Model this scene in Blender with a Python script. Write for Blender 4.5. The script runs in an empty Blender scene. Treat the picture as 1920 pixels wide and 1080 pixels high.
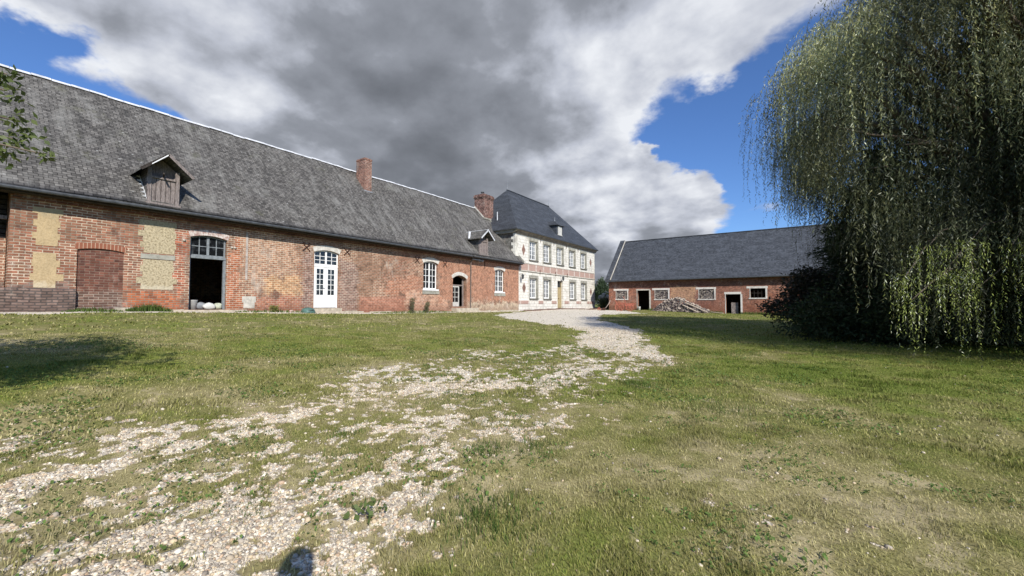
import bpy, math, random
import numpy as np
from mathutils import Vector, Matrix
sc = bpy.context.scene
C = sc.collection
rnd = random.Random(7); rng = np.random.default_rng(11)
R = math.radians

# ------------------------------------------------------------------ camera
EYE = 1.6; YAW = R(34.4); PIT = math.atan(30/769.)
cam = bpy.data.cameras.new('camera'); cam_o = bpy.data.objects.new('camera', cam); C.objects.link(cam_o)
cam.sensor_width = 36; cam.lens = 36*769/1920; cam.clip_start = .05; cam.clip_end = 9000
cam_o.location = (0, 0, EYE); cam_o.rotation_euler = (math.pi/2+PIT, 0, YAW)
sc.camera = cam_o
def cw(r, f):      # right / forward metres -> world x, y
    return (r*math.cos(YAW)-f*math.sin(YAW), r*math.sin(YAW)+f*math.cos(YAW))
def pdir(x, y):    # direction of a compass bearing given in degrees-like picture units
    r, f, u = (x-960)/769., 1., -(y-540)/769.
    fy = f*math.cos(PIT)-u*math.sin(PIT); uz = f*math.sin(PIT)+u*math.cos(PIT)
    a, b = cw(r, fy)
    return Vector((a, b, uz)).normalized()

# ------------------------------------------------------------------ light
sc.view_settings.view_transform = 'Standard'; sc.view_settings.look = 'None'
sc.view_settings.exposure = 0.4; sc.view_settings.gamma = 1.0
SAZ, SEL = 123.0, 35.0       # sun bearing (clockwise from +Y) and elevation
sd = Vector((math.sin(R(SAZ))*math.cos(R(SEL)), math.cos(R(SAZ))*math.cos(R(SEL)), math.sin(R(SEL))))
sl = bpy.data.lights.new('sun', 'SUN'); sl.energy = 4.3; sl.angle = R(.53); sl.color = (1, .945, .86)
so = bpy.data.objects.new('sun', sl); C.objects.link(so); so.rotation_euler = (-sd).to_track_quat('-Z', 'Y').to_euler()

# ------------------------------------------------------------------ node helper
class NT:
    def __init__(s, tree): s.t = tree; tree.nodes.clear()
    def n(s, typ, ins=None, **props):
        nd = s.t.nodes.new(typ)
        for k, v in props.items(): setattr(nd, k, v)
        for k, v in (ins or {}).items():
            sk = nd.inputs[k]
            if hasattr(v, 'is_output'): s.t.links.new(v, sk)
            else: sk.default_value = v
        return nd
    def m(s, op, a, b=0., c=None, clamp=False):
        i = {0: a, 1: b}
        if c is not None: i[2] = c
        return s.n('ShaderNodeMath', i, operation=op, use_clamp=clamp).outputs[0]
    def vm(s, op, a, b=(0, 0, 0), scale=None):
        nd = s.n('ShaderNodeVectorMath', {0: a, 1: b}, operation=op)
        if scale is not None:
            if hasattr(scale, 'is_output'): s.t.links.new(scale, nd.inputs['Scale'])
            else: nd.inputs['Scale'].default_value = scale
        return nd.outputs['Value'] if op in ('DISTANCE', 'LENGTH', 'DOT_PRODUCT') else nd.outputs[0]
    def mix(s, f, a, b, mode='MIX'):
        c4 = lambda v: v if hasattr(v, 'is_output') or len(v) == 4 else (*v, 1)
        nd = s.n('ShaderNodeMix', None, data_type='RGBA', blend_type=mode)
        for i, v in ((0, f), (6, c4(a)), (7, c4(b))):
            if hasattr(v, 'is_output'): s.t.links.new(v, nd.inputs[i])
            else: nd.inputs[i].default_value = v
        return nd.outputs[2]
    def noise(s, vec, scale, detail=3, rough=.6, dist=0., out=0):
        return s.n('ShaderNodeTexNoise', {'Vector': vec, 'Scale': scale, 'Detail': detail, 'Roughness': rough, 'Distortion': dist}).outputs[out]
    def mr(s, v, a, b, c=0., d=1., t='SMOOTHSTEP'):
        return s.n('ShaderNodeMapRange', {0: v, 1: a, 2: b, 3: c, 4: d}, interpolation_type=t).outputs[0]
    def geo(s): return s.n('ShaderNodeNewGeometry')
    def sep(s, v): return s.n('ShaderNodeSeparateXYZ', {0: v}).outputs
    def comb(s, x, y, z=0.): return s.n('ShaderNodeCombineXYZ', {0: x, 1: y, 2: z}).outputs[0]
    def obj(s): return s.n('ShaderNodeTexCoord').outputs['Object']
    def attr(s, name, out='Color'): return s.n('ShaderNodeAttribute', None, attribute_name=name).outputs[out]
    def bump(s, h, strength=.5, dist=.02): return s.n('ShaderNodeBump', {'Height': h, 'Strength': strength, 'Distance': dist}).outputs[0]
    def out(s, col, rough=.9, normal=None, spec=.3, metal=0., trans=None, **kw):
        p = s.n('ShaderNodeBsdfPrincipled', {'Roughness': rough, 'Specular IOR Level': spec, 'Metallic': metal})
        if hasattr(col, 'is_output'): s.t.links.new(col, p.inputs[0])
        else: p.inputs[0].default_value = (*col, 1) if len(col) == 3 else col
        if normal: s.t.links.new(normal, p.inputs['Normal'])
        sh = p.outputs[0]
        if trans:
            tr = s.n('ShaderNodeBsdfTranslucent', {})
            if hasattr(col, 'is_output'): s.t.links.new(col, tr.inputs[0])
            sh = s.n('ShaderNodeMixShader', {0: trans, 1: sh, 2: tr.outputs[0]}).outputs[0]
        s.n('ShaderNodeOutputMaterial', {0: sh})
        return p
def newmat(name):
    m = bpy.data.materials.new(name); m.use_nodes = True
    return m, NT(m.node_tree)

# ------------------------------------------------------------------ sky: Nishita + procedural clouds by direction
w = bpy.data.worlds.new('World'); sc.world = w; w.use_nodes = True
N = NT(w.node_tree)
sky = N.n('ShaderNodeTexSky', sky_type='NISHITA', sun_disc=False, sun_elevation=R(SEL), sun_rotation=R(SAZ), air_density=1.0, dust_density=.35, ozone_density=2.2, altitude=120)
D = N.n('ShaderNodeTexCoord').outputs['Generated']
D = N.vm('NORMALIZE', D)
dz = N.sep(D)[2]
inv = N.m('DIVIDE', 1., N.m('ADD', N.m('MAXIMUM', dz, 0.), .40))
P = N.vm('SCALE', D, scale=inv)
wn = N.noise(P, 2.2, 7, .58, out=1)
Dw = N.vm('ADD', D, N.vm('SCALE', N.vm('SUBTRACT', wn, (.5, .5, .5)), scale=.30))
def blobs(lst, vec):
    acc = None
    for (x, y, r, a) in lst:
        d = N.vm('DISTANCE', vec, tuple(pdir(x, y)))
        v = N.mr(d, r, 0., 0., a)
        acc = v if acc is None else N.m('ADD', acc, v)
    return acc
COV = [(600, 90, .95, .62), (900, 150, .60, .52), (250, 60, .55, .42), (700, 330, .50, .42), (980, 330, .28, .34), (1050, 60, .55, .48),
       (1300, 20, .42, .50), (1450, 60, .22, .40), (1340, 150, .16, .34), (1120, 200, .26, .30), (1090, 385, .26, .80), (1210, 395, .20, .85), (1310, 408, .13, .75),
       (1490, 385, .13, .62), (1440, 385, .06, .3), (1150, 500, .30, .34), (-300, -200, .6, .4), (300, -500, 1.0, .5), (1225, 282, .03, .6), (1260, 345, .05, .2),
       (170, 190, .24, -1.0), (60, 110, .15, -.75), (300, 235, .11, -.55), (10, 40, .10, -.6), (380, 290, .08, -.25),
       (1300, 255, .20, -.80), (1410, 290, .17, -.70), (1195, 250, .09, -.45), (1290, 200, .1, -.25), (1450, 220, .16, -.6), (1235, 135, .09, -.55), (1560, 250, .5, -.40)]
BRI = [(880, 200, .42, -.15), (760, 330, .34, -.14), (880, 300, .22, -.08), (330, 130, .3, .08), (1250, 110, .3, .10), (560, 40, .35, .06), (500, 210, .30, .02), (1140, 530, .14, -.18), (1100, 450, .10, -.04),
       (1130, 130, .40, .16), (1300, 60, .40, .16), (1090, 370, .16, .30), (1210, 390, .16, .22), (1320, 410, .12, .12), (1490, 385, .1, .25), (100, 60, .35, .10), (960, 375, .12, .12), (1050, 210, .2, .08), (440, 130, .12, .12), (950, 110, .12, .08)]
cn = N.noise(P, 2.3, 7, .52, .1)
cn2 = N.noise(P, 5.5, 8, .6)
cov = N.m('ADD', blobs(COV, Dw), N.m('MULTIPLY_ADD', N.m('SUBTRACT', cn, .5), 1.1, N.m('MULTIPLY', N.m('SUBTRACT', cn2, .5), .80)))
hor = N.mr(dz, .0, .12, .22, 0.)
cov = N.m('ADD', cov, hor)
alpha = N.mr(cov, .10, .50)
Po = N.vm('ADD', P, tuple(Vector((sd.x, sd.y, .3))*.10))
cnb = N.noise(Po, 2.3, 7, .52, .1)
rel = N.m('MULTIPLY', N.m('SUBTRACT', cn, cnb), 1.7)
cn3 = N.noise(P, 3.0, 6, .52, .3)
thick = N.mr(cov, .2, .95, .13, -.03)
bri = N.m('ADD', N.m('ADD', blobs(BRI, Dw), .60), N.m('ADD', rel, N.m('ADD', thick, N.m('ADD', N.m('MULTIPLY', N.m('SUBTRACT', cn2, .5), .16), N.m('MULTIPLY', N.m('SUBTRACT', cn3, .5), .34)))))
bri = N.m('MINIMUM', N.m('MAXIMUM', bri, .10), 1.0)
crp = N.n('ShaderNodeValToRGB', {0: bri})
e = crp.color_ramp.elements
e[0].position = 0.05; e[0].color = (.12, .13, .15, 1); e[1].position = .98; e[1].color = (.70, .72, .76, 1)
for p_, c_ in ((.3, (.165, .178, .205, 1)), (.55, (.245, .262, .30, 1)), (.75, (.44, .465, .53, 1))):
    q = e.new(p_); q.color = c_
SKYK = .085
bs = N.n('ShaderNodeBackground', {0: N.mix(1., sky.outputs[0], (.68, .93, 1.34), 'MULTIPLY'), 1: SKYK})
bc = N.n('ShaderNodeBackground', {0: crp.outputs[0], 1: .92})
N.n('ShaderNodeOutputWorld', {0: N.n('ShaderNodeMixShader', {0: alpha, 1: bs.outputs[0], 2: bc.outputs[0]}).outputs[0]})

# ------------------------------------------------------------------ object helpers
def tag(o, label=None, cat=None, group=None, kind=None):
    for k, v in (('label', label), ('category', cat), ('group', group), ('kind', kind)):
        if v: o[k] = v
    return o
def thing(name, label, cat, loc=(0, 0, 0), group=None, kind=None):
    o = bpy.data.objects.new(name, None); C.objects.link(o); o.location = loc; o.empty_display_size = .3
    o['_l'] = 0; del o['_l']
    return tag(o, label, cat, group, kind)
def link(name, me, mat, parent=None):
    if mat and not me.materials: me.materials.append(mat)
    o = bpy.data.objects.new(name, me); C.objects.link(o)
    if parent:
        o.parent = parent
        if parent.type == 'EMPTY': o.matrix_parent_inverse = Matrix.Translation(-Vector(parent.location))
    return o
class MB:
    def __init__(s): s.v = []; s.f = []
    def poly(s, pts):
        i = len(s.v); s.v += [tuple(p) for p in pts]; s.f.append(tuple(range(i, i+len(pts)))); return s
    def box(s, x0, x1, y0, y1, z0, z1):
        if x0 > x1: x0, x1 = x1, x0
        if y0 > y1: y0, y1 = y1, y0
        i = len(s.v)
        s.v += [(x, y, z) for z in (z0, z1) for x, y in ((x0, y0), (x1, y0), (x1, y1), (x0, y1))]
        s.f += [tuple(i+k for k in q) for q in ((3, 2, 1, 0), (4, 5, 6, 7), (0, 1, 5, 4), (1, 2, 6, 5), (2, 3, 7, 6), (3, 0, 4, 7))]
        return s
    def prism(s, pts, off):    # closed outline extruded by a vector
        i = len(s.v); n = len(pts); off = Vector(off)
        s.v += [tuple(p) for p in pts] + [tuple(Vector(p)+off) for p in pts]
        s.f += [tuple(range(i, i+n))[::-1], tuple(range(i+n, i+2*n))]
        s.f += [(i+k, i+(k+1) % n, i+n+(k+1) % n, i+n+k) for k in range(n)]
        return s
    def bar(s, a, b, w, h=None):
        a = Vector(a); b = Vector(b); d = (b-a).normalized(); h = h or w
        up = Vector((0, 0, 1)) if abs(d.z) < .9 else Vector((0, 1, 0))
        x = d.cross(up).normalized()*w/2; y = d.cross(x).normalized()*h/2
        return s.prism([a+x+y, a+x-y, a-x-y, a-x+y], b-a)
    def tube(s, pts, rad, n=8, cap=True):
        pts = [Vector(p) for p in pts]; i0 = len(s.v)
        if not hasattr(rad, '__len__'): rad = [rad]*len(pts)
        px = None
        for k, p in enumerate(pts):
            d = (pts[min(k+1, len(pts)-1)]-pts[max(k-1, 0)]).normalized()
            if px is None: px = d.orthogonal().normalized()
            px = (px-d*px.dot(d)).normalized(); py = d.cross(px)
            s.v += [tuple(p+(px*math.cos(2*math.pi*j/n)+py*math.sin(2*math.pi*j/n))*rad[k]) for j in range(n)]
        for k in range(len(pts)-1):
            s.f += [(i0+k*n+j, i0+k*n+(j+1) % n, i0+(k+1)*n+(j+1) % n, i0+(k+1)*n+j) for j in range(n)]
        if cap:
            s.f.append(tuple(i0+j for j in range(n))[::-1]); s.f.append(tuple(i0+(len(pts)-1)*n+j for j in range(n)))
        return s
    def lathe(s, c, prof, n=16, axis='z'):
        i0 = len(s.v); c = Vector(c)
        for r, z in prof:
            for j in range(n):
                a = 2*math.pi*j/n; q = (r*math.cos(a), r*math.sin(a), z)
                if axis == 'y': q = (q[0], q[2], q[1])
                if axis == 'x': q = (q[2], q[0], q[1])
                s.v.append(tuple(c+Vector(q)))
        for k in range(len(prof)-1):
            s.f += [(i0+k*n+j, i0+k*n+(j+1) % n, i0+(k+1)*n+(j+1) % n, i0+(k+1)*n+j) for j in range(n)]
        s.f.append(tuple(i0+j for j in range(n))[::-1]); s.f.append(tuple(i0+(len(prof)-1)*n+j for j in range(n)))
        return s
    def build(s, name, mat, parent=None, smooth=False, recalc=False):
        me = bpy.data.meshes.new(name); me.from_pydata(s.v, [], s.f); me.update()
        if smooth: me.polygons.foreach_set('use_smooth', [True]*len(me.polygons))
        return link(name, me, mat, parent)
def mesh_np(name, V, F, mat, parent=None, col=None, smooth=False, attrs=None):
    """V (n,3), F list of int arrays (m,k)"""
    me = bpy.data.meshes.new(name); V = np.ascontiguousarray(V, np.float32)
    if not isinstance(F, (list, tuple)): F = [F]
    loops = np.concatenate([f.ravel() for f in F]).astype(np.int32)
    tot = np.concatenate([np.full(len(f), f.shape[1], np.int32) for f in F])
    st = np.concatenate([[0], np.cumsum(tot)[:-1]]).astype(np.int32)
    me.vertices.add(len(V)); me.vertices.foreach_set('co', V.ravel())
    me.loops.add(len(loops)); me.loops.foreach_set('vertex_index', loops)
    me.polygons.add(len(tot)); me.polygons.foreach_set('loop_start', st); me.polygons.foreach_set('loop_total', tot)
    if smooth: me.polygons.foreach_set('use_smooth', np.ones(len(tot), bool))
    me.update(calc_edges=True)
    if col is not None:
        a = me.color_attributes.new('col', 'FLOAT_COLOR', 'POINT')
        c4 = np.ones((len(V), 4), np.float32); c4[:, :3] = col; a.data.foreach_set('color', c4.ravel())
    for k, v in (attrs or {}).items():
        a = me.attributes.new(k, 'FLOAT', 'POINT'); a.data.foreach_set('value', np.ascontiguousarray(v, np.float32))
    return link(name, me, mat, parent)

# numpy value noise
def _h(ix, iy, s):
    h = (ix.astype(np.int64)*374761393 + iy.astype(np.int64)*668265263 + s*1442695041) & 0xffffffff
    h = ((h ^ (h >> 13))*1274126177) & 0xffffffff
    return ((h ^ (h >> 16)) & 0xffff)/65535.
def vn(x, y, s=0):
    ix = np.floor(x); iy = np.floor(y); fx = x-ix; fy = y-iy
    fx = fx*fx*(3-2*fx); fy = fy*fy*(3-2*fy)
    a = _h(ix, iy, s); b = _h(ix+1, iy, s); c = _h(ix, iy+1, s); d = _h(ix+1, iy+1, s)
    return a+(b-a)*fx+(c-a)*fy+(a-b-c+d)*fx*fy
def fbm(x, y, sc_, s=0, o=4, g=.55):
    t = 0; a = 1; w_ = 0
    for k in range(o):
        t = t+a*vn(x*sc_*2**k+17.3*k, y*sc_*2**k-9.1*k, s+k); w_ += a; a *= g
    return t/w_

# ------------------------------------------------------------------ terrain height
CP = np.array([(0,0,.35),(2,-6,.25),(-8,-4,.6),(-7,3,.62),(-14,2,1.05),(-20.5,1.6,1.36),(-20.5,7,1.3),(-20.5,12.4,1.13),(-20.5,18,1.05),(-20.5,25,1.0),(-20.5,31,.98),(-20.5,39,1.1),(-20.5,48,1.05),(-17.7,46,.85),(-14,46,.95),(-5,46,.63),(3,46,.6),(-14,39,.88),(-6,10,.55),(-12,12,.85),(-12,25,.88),(-4,20,.62),(-3,32,.68),(0,8,.42),(6,8,.42),(5,14,.45),(8,25,.5),(12,40,.55),(15,10,.4),(20,0,.3),(-30,0,1.4),(-35,40,1.1),(0,60,.8),(25,50,.5)])
def _u(r2): return np.where(r2 > 1e-9, r2*np.log(r2+1e-12), 0)
_n = len(CP); _P = CP[:, :2]
_A = np.zeros((_n+3, _n+3)); _A[:_n, :_n] = _u(((_P[:, None]-_P[None])**2).sum(-1))+np.eye(_n)*8
_A[:_n, _n:] = np.c_[np.ones(_n), _P]; _A[_n:, :_n] = _A[:_n, _n:].T
_W = np.linalg.solve(_A, np.r_[CP[:, 2], 0, 0, 0])
def gz(x, y):
    x = np.asarray(x, float); y = np.asarray(y, float)
    r = np.hypot(x+2, y-20); k = np.minimum(1, 48/np.maximum(r, 1e-6))
    xx = -2+(x+2)*k; yy = 20+(y-20)*k
    z = _W[_n]+_W[_n+1]*xx+_W[_n+2]*yy
    for i in range(_n): z = z+_W[i]*_u((xx-_P[i, 0])**2+(yy-_P[i, 1])**2)
    f = np.clip((r-48)/60, 0, 1)
    return z*(1-f)+.9*f
def gz2(x, y):     # with small bumps
    b = (fbm(x, y, .9, 5, 3)-.5)*.07+(fbm(x, y, 5., 9, 2)-.5)*.022
    return gz(x, y)+b
def G(x, y): return float(gz2(np.array([x]), np.array([y]))[0])

# ------------------------------------------------------------------ gravel cover and dryness
PA = [(-15.25,20.8),(-17.5,27),(-19.5,33),(-19.4,44),(-16,45),(-12.28,37.5),(-10.2,34.58),(-11.2,27.5),(-10.6,25.),(-8.58,20.2),(-6.93,18.48),(-4.51,14.35),(-3.11,11.25),(-2.03,8.88),(-2.14,8.09),(-2.67,8.65),(-3.97,9.49),(-5.21,10.72),(-5.93,13.24),(-7.8,15.29),(-9.78,16.49),(-12.18,17.78)]
PB = [(-3.84,6.87),(-3.77,8.42),(-3.11,8.27),(-2.1,7.59),(-2.06,6.65),(-2.69,6.43),(-2.81,5.49),(-3.37,5.84)]
PT = [(-5.21,10.72),(-3.87,9.59),(-2.03,8.88),(-1.95,7.03),(-1.75,5.66),(-1.94,4.47),(-1.73,3.86),(-1.7,3.13),(-1.75,2.55),(-1.65,2.29),(-1.6,1.89),(-1.8,1.51),(-1.63,1.3),(-1.61,1.07),(-2.0,-.6),(-5.6,-1.2),(-5.5,.42),(-5.3,.95),(-5.16,1.54),(-5.01,2.7),(-5.5,3.7),(-5.8,5.29),(-5.94,7.0),(-5.31,8.36)]
PD = [(-2.8,0.1),(-3.15,0.75),(-3.33,1.03),(-2.94,1.38),(-2.25,1.35),(-2.0,1.68),(-1.75,1.45),(-1.67,1.27),(-1.95,1.19),(-2.05,.99),(-1.85,.88),(-1.9,.61),(-2.2,0.)]
PE = [(-4.91,0.4),(-5.05,0.58),(-5.1,0.95),(-4.98,1.25),(-4.21,1.69),(-4.23,1.16),(-4.36,0.65),(-4.44,0.37)]
PF = [(-3.77,2.47),(-2.73,3.99),(-2.84,4.78),(-2.56,5.02),(-2.34,3.9),(-2.45,3.02),(-2.1,2.54),(-1.87,2.45),(-1.78,2.1),(-1.97,2.05),(-2.26,2.29),(-2.71,2.6),(-3.4,2.14)]
def sdf(x, y, poly):
    d = np.full(x.shape, 1e9); inside = np.zeros(x.shape, bool); n = len(poly)
    for i in range(n):
        ax, ay = poly[i]; bx, by = poly[(i+1) % n]; ex, ey = bx-ax, by-ay
        t = np.clip(((x-ax)*ex+(y-ay)*ey)/(ex*ex+ey*ey), 0, 1)
        d = np.minimum(d, np.hypot(x-ax-t*ex, y-ay-t*ey))
        if by != ay:
            c = ((ay > y) != (by > y)) & (x < ex*(y-ay)/(by-ay)+ax); inside ^= c
    return np.where(inside, d, -d)
def ss(x, a, b):
    t = np.clip((x-a)/(b-a), 0, 1); return t*t*(3-2*t)
def cover(x, y):
    x = np.asarray(x, float); y = np.asarray(y, float)
    near = (x > -24) & (x < 6) & (y > -3) & (y < 50)
    g = np.zeros(x.shape); xs = x[near]; ys = y[near]
    wx = xs+(fbm(xs, ys, .8, 31, 3)-.5)*.9; wy = ys+(fbm(xs, ys, .8, 41, 3)-.5)*.9
    c = .45*ss(sdf(wx, wy, PT), -.8, .5)
    c = np.maximum(c, (.70+.34*ss(ys, 14, 19))*ss(sdf(wx, wy, PA), -.8, .35))
    for p, a in ((PB, .60), (PD, .64), (PE, .56), (PF, .53)): c = np.maximum(c, a*ss(sdf(wx, wy, p), -.2, .25))
    strip = ss(xs, -20.5, -20.2)*ss(xs, -18.9, -19.4+.01)
    c = np.maximum(c, .75*np.where((xs < -19.0+.3*np.sin(ys)) & (ys > 1.5), 1, 0)*ss(xs, -18.6, -19.3))
    c = np.maximum(c, .16*ss(sdf(wx, wy, [(-.6, 1.2), (.6, 2.2), (1.6, 4.8), (.4, 4.6), (-1.2, 3.2), (-1.3, 1.6)]), -.5, .6))
    nz = .45*fbm(xs, ys*.42, 1.7, 3, 4, .6)+.55*fbm(xs, ys*.6, 6.5, 13, 3, .6)
    # streaks along the way the wheels run
    hi = fbm(xs, ys, 14., 23, 2)
    g[near] = ss(c-nz+(hi-.5)*.55, -.24, .24)*ss(c, .02, .12)
    return g
def dryness(x, y):
    d = .45*fbm(x, y, .35, 61, 4)+.55*fbm(x, y, 1.9, 71, 4, .65)
    d = .5+(d-.5)*1.7
    r = np.hypot(x+1, y-1)
    d = d+.19*ss(r, 9, 2)                                     # worn ground by the way in
    d = d-.16*ss(x-(-2.2)-.15*(y-8), -1, 4)*ss(y, 5, 10)        # lusher lawn to the right
    d = d+.09*ss(-x, 4, 9)*ss(x, -20, -12)
    d = d+.08*ss(sdf(np.asarray(x, float), np.asarray(y, float), PT), -1.2, .3)
    return np.clip(d, 0, 1)

# ------------------------------------------------------------------ materials
def uv_wall(N, off=0.):
    g = N.geo(); nx, ny, nz = [N.m('ABSOLUTE', q) for q in N.sep(g.outputs['True Normal'])]
    p = N.sep(N.obj()); f = N.m('GREATER_THAN', nx, ny)
    u = N.m('ADD', N.m('MULTIPLY', p[1], f), N.m('MULTIPLY', p[0], N.m('SUBTRACT', 1., f)))
    return u, p[2], f, p
def boxmask(N, u, v, u0, u1, v0, v1, nz, soft=.25, wob=.5):
    a = N.m('SUBTRACT', N.m('ABSOLUTE', N.m('SUBTRACT', u, (u0+u1)/2)), (u1-u0)/2)
    b = N.m('SUBTRACT', N.m('ABSOLUTE', N.m('SUBTRACT', v, (v0+v1)/2)), (v1-v0)/2)
    m_ = N.m('ADD', N.m('MAXIMUM', a, b), N.m('MULTIPLY', N.m('SUBTRACT', nz, .5), wob*3.4))
    return N.mr(m_, .10, -.16)
def brick_mat(name, c1, c2, mortar, patches=(), bw=.25, rh=.092, ms=.013, dark=(.07, .04, .035), var=.5, bump=.6):
    m, N = newmat(name); u, v, f, p = uv_wall(N); vec = N.obj()
    wob = N.m('MULTIPLY', N.m('SUBTRACT', N.noise(vec, .8, 2), .5), .10)
    uvv = N.comb(u, N.m('ADD', v, wob), 0.)
    nz = N.noise(vec, 1.3, 5, .65)
    big = N.noise(vec, .32, 4, .6)
    A = N.mix(N.mr(big, .38, .62), c1, c2)
    B = N.mix(N.mr(nz, .3, .7), c2, tuple(q*.62 for q in c2))
    mort = N.mix(N.mr(N.noise(vec, .7, 4), .40, .62), mortar, tuple(q*.45 for q in mortar))
    for (u0, u1, v0, v1, ca, cb, cm) in patches:
        k = boxmask(N, u, v, u0, u1, v0, v1, nz, wob=.04 if (u0, v0) in ((14.4, .8), (3.1, -1)) else .5)
        k = N.m('MULTIPLY', k, .85)
        A = N.mix(k, A, ca); B = N.mix(k, B, cb)
        if cm: mort = N.mix(k, mort, cm)
    br = N.n('ShaderNodeTexBrick', {'Vector': uvv, 'Color1': A, 'Color2': B, 'Mortar': mort, 'Scale': 1., 'Mortar Size': ms, 'Mortar Smooth': .35, 'Bias': -.1, 'Brick Width': bw, 'Row Height': rh}, offset=.5)
    # per-brick variation and stains
    cell = N.n('ShaderNodeTexWhiteNoise', {'Vector': N.comb(N.m('FLOOR', N.m('DIVIDE', u, bw*.5)), N.m('FLOOR', N.m('DIVIDE', N.m('ADD', v, wob), rh)))}, noise_dimensions='2D').outputs[0]
    col = N.mix(1., br.outputs[0], N.n('ShaderNodeCombineColor', {0: N.mr(cell, 0, 1, 1-var*.6, 1+var*.5, 'LINEAR'), 1: N.mr(cell, 0, 1, 1-var*.6, 1+var*.5, 'LINEAR'), 2: N.mr(cell, 0, 1, 1-var*.6, 1+var*.5, 'LINEAR')}).outputs[0], 'MULTIPLY')
    st = N.mr(N.noise(vec, 2.6, 6, .7), .52, .70, 0, .6)
    col = N.mix(st, col, dark)
    damp = N.mr(N.m('ADD', v, N.m('MULTIPLY', nz, 1.2)), 2.35, 1.75, 0, .45)
    col = N.mix(damp, col, tuple(.5*q for q in c1))
    wt = N.mr(N.noise(N.vm('MULTIPLY', vec, (1, 1, .5)), 1.1, 6, .75), .56, .72, 0, .6)
    col = N.mix(wt, col, (.52, .45, .38))
    h = N.m('ADD', N.m('MULTIPLY', br.outputs[1], -1.), N.m('MULTIPLY', N.noise(vec, 30, 3), .5))
    N.out(col, .93, N.bump(h, bump, .02), .15)
    return m
DK = (.155, .115, .11); DK2 = (.10, .07, .07)
M_wing = brick_mat('wing brick', (.31, .13, .08), (.31, .165, .105), (.60, .50, .38), [
    (-.5, 3.1, -1, 2.3, (.23, .15, .12), (.15, .10, .085), (.16, .13, .11)),
    (3.1, 4.45, -1, 1.75, (.17, .12, .12), (.11, .08, .08), (.3, .27, .24)),
    (1.7, 6.3, 4.5, 5.6, (.30, .15, .09), (.24, .11, .07), None),
    (4.4, 6.3, 1.0, 2.12, (.46, .135, .055), (.40, .13, .06), None),
    (5.9, 6.35, 1.3, 4.5, (.42, .12, .06), (.30, .10, .06), None),
    (7.75, 8.35, 1.2, 4.5, (.44, .14, .06), (.36, .12, .06), (.56, .44, .34)),
    (8.3, 10.9, 2.1, 4.9, (.36, .19, .12), (.42, .24, .15), (.60, .50, .38)),
    (9.2, 11.3, 2.0, 2.9, (.48, .26, .13), (.42, .22, .11), (.68, .52, .34)),
    (9., 11.1, 1.0, 1.95, (.40, .16, .09), (.34, .13, .09), (.45, .33, .25)),
    (11.1, 11.7, 1.0, 4.3, (.25, .14, .11), (.20, .12, .10), (.46, .38, .32)),
    (13.1, 14.4, 1.0, 4.0, (.26, .15, .12), (.19, .12, .10), (.50, .42, .34)),
    (14.4, 17.8, .8, 2.05, (.40, .17, .11), (.36, .145, .095), (.46, .29, .21)),
    (16.2, 19.1, 2.1, 3.3, (.40, .155, .085), (.35, .15, .09), (.53, .39, .29)),
    (17.9, 21.8, 1.0, 2.4, (.42, .21, .13), (.48, .24, .14), (.60, .50, .40)),
    (20.8, 31.5, 1.8, 4.9, (.37, .145, .08), (.31, .125, .075), (.50, .36, .26)),
    (24., 31.5, .6, 1.72, (.50, .42, .30), (.42, .34, .24), (.60, .52, .40)),
])
M_dark = brick_mat('purple infill brick', (.185, .075, .05), (.145, .065, .05), (.25, .17, .13), [(2.9, 4.6, 1.2, 2.1, (.19, .12, .09), (.15, .09, .07), (.34, .28, .23))])
M_base = brick_mat('soot dark plinth brick', (.235, .165, .135), (.17, .12, .10), (.10, .083, .075), ms=.02)
M_chim = brick_mat('chimney brick', (.31, .145, .10), (.24, .115, .085), (.42, .34, .28))
M_chim2 = brick_mat('weathered chimney brick', (.23, .095, .07), (.17, .075, .06), (.40, .33, .28), bw=.3, rh=.12, ms=.02, var=.9)
M_barn = brick_mat('barn brick', (.36, .135, .075), (.27, .11, .075), (.42, .32, .25), [
    (-19, 6, 3.35, 5.0, (.155, .065, .045), (.12, .055, .04), (.20, .13, .10)),  # darker band below the eave, with the eave shadow painted into the brick
    (-10.8, -8.3, 1.9, 3.5, (.46, .26, .14), (.40, .20, .12), (.56, .45, .32)),
    (-2., 6, .3, 1.5, (.44, .20, .13), (.38, .17, .11), None),
    (-18.2, -15, .3, 1.3, (.24, .12, .08), (.18, .10, .07), None)])
def simple(name, col, rough=.8, var=.25, scale=6., spec=.3, metal=0., bump=.0, stretch=None, trans=None, dark=None):
    m, N = newmat(name); v = N.obj()
    if stretch: v = N.vm('MULTIPLY', v, stretch)
    n1 = N.noise(v, scale, 5, .65)
    c = N.mix(N.mr(n1, .3, .7), tuple(q*(1-var) for q in col), tuple(min(1, q*(1+var)) for q in col))
    if dark: c = N.mix(N.mr(N.noise(v, scale*.35, 5, .7), .5, .66), c, dark)
    N.out(c, rough, N.bump(n1, bump, .02) if bump else None, spec, metal, trans)
    return m
M_white = simple('white paint', (.80, .80, .78), .45, .04, 3.)
M_whitew = simple('weathered white paint', (.50, .49, .45), .7, .15, 9.)
M_glass, N = newmat('dark window glass'); vv = N.obj(); p_ = N.out(N.mix(N.mr(N.noise(vv, 1.7, 3), .5, .62), (.010, .011, .013), (.05, .055, .06)), .05, N.bump(N.noise(vv, 2.5, 2), .12, .05), .7)  # lighter patches in the glass colour stand in for uneven reflections
M_iron = simple('rusty iron', (.075, .035, .025), .85, .4, 20.)
M_dmetal = simple('dark zinc gutter', (.055, .06, .065), .55, .3, 5., .4)
M_zinc = simple('bright zinc ridge', (.58, .59, .60), .5, .22, 2.5, .5)
M_zincg = simple('grey zinc', (.30, .31, .32), .5, .2, 3., .5, .3)
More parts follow.
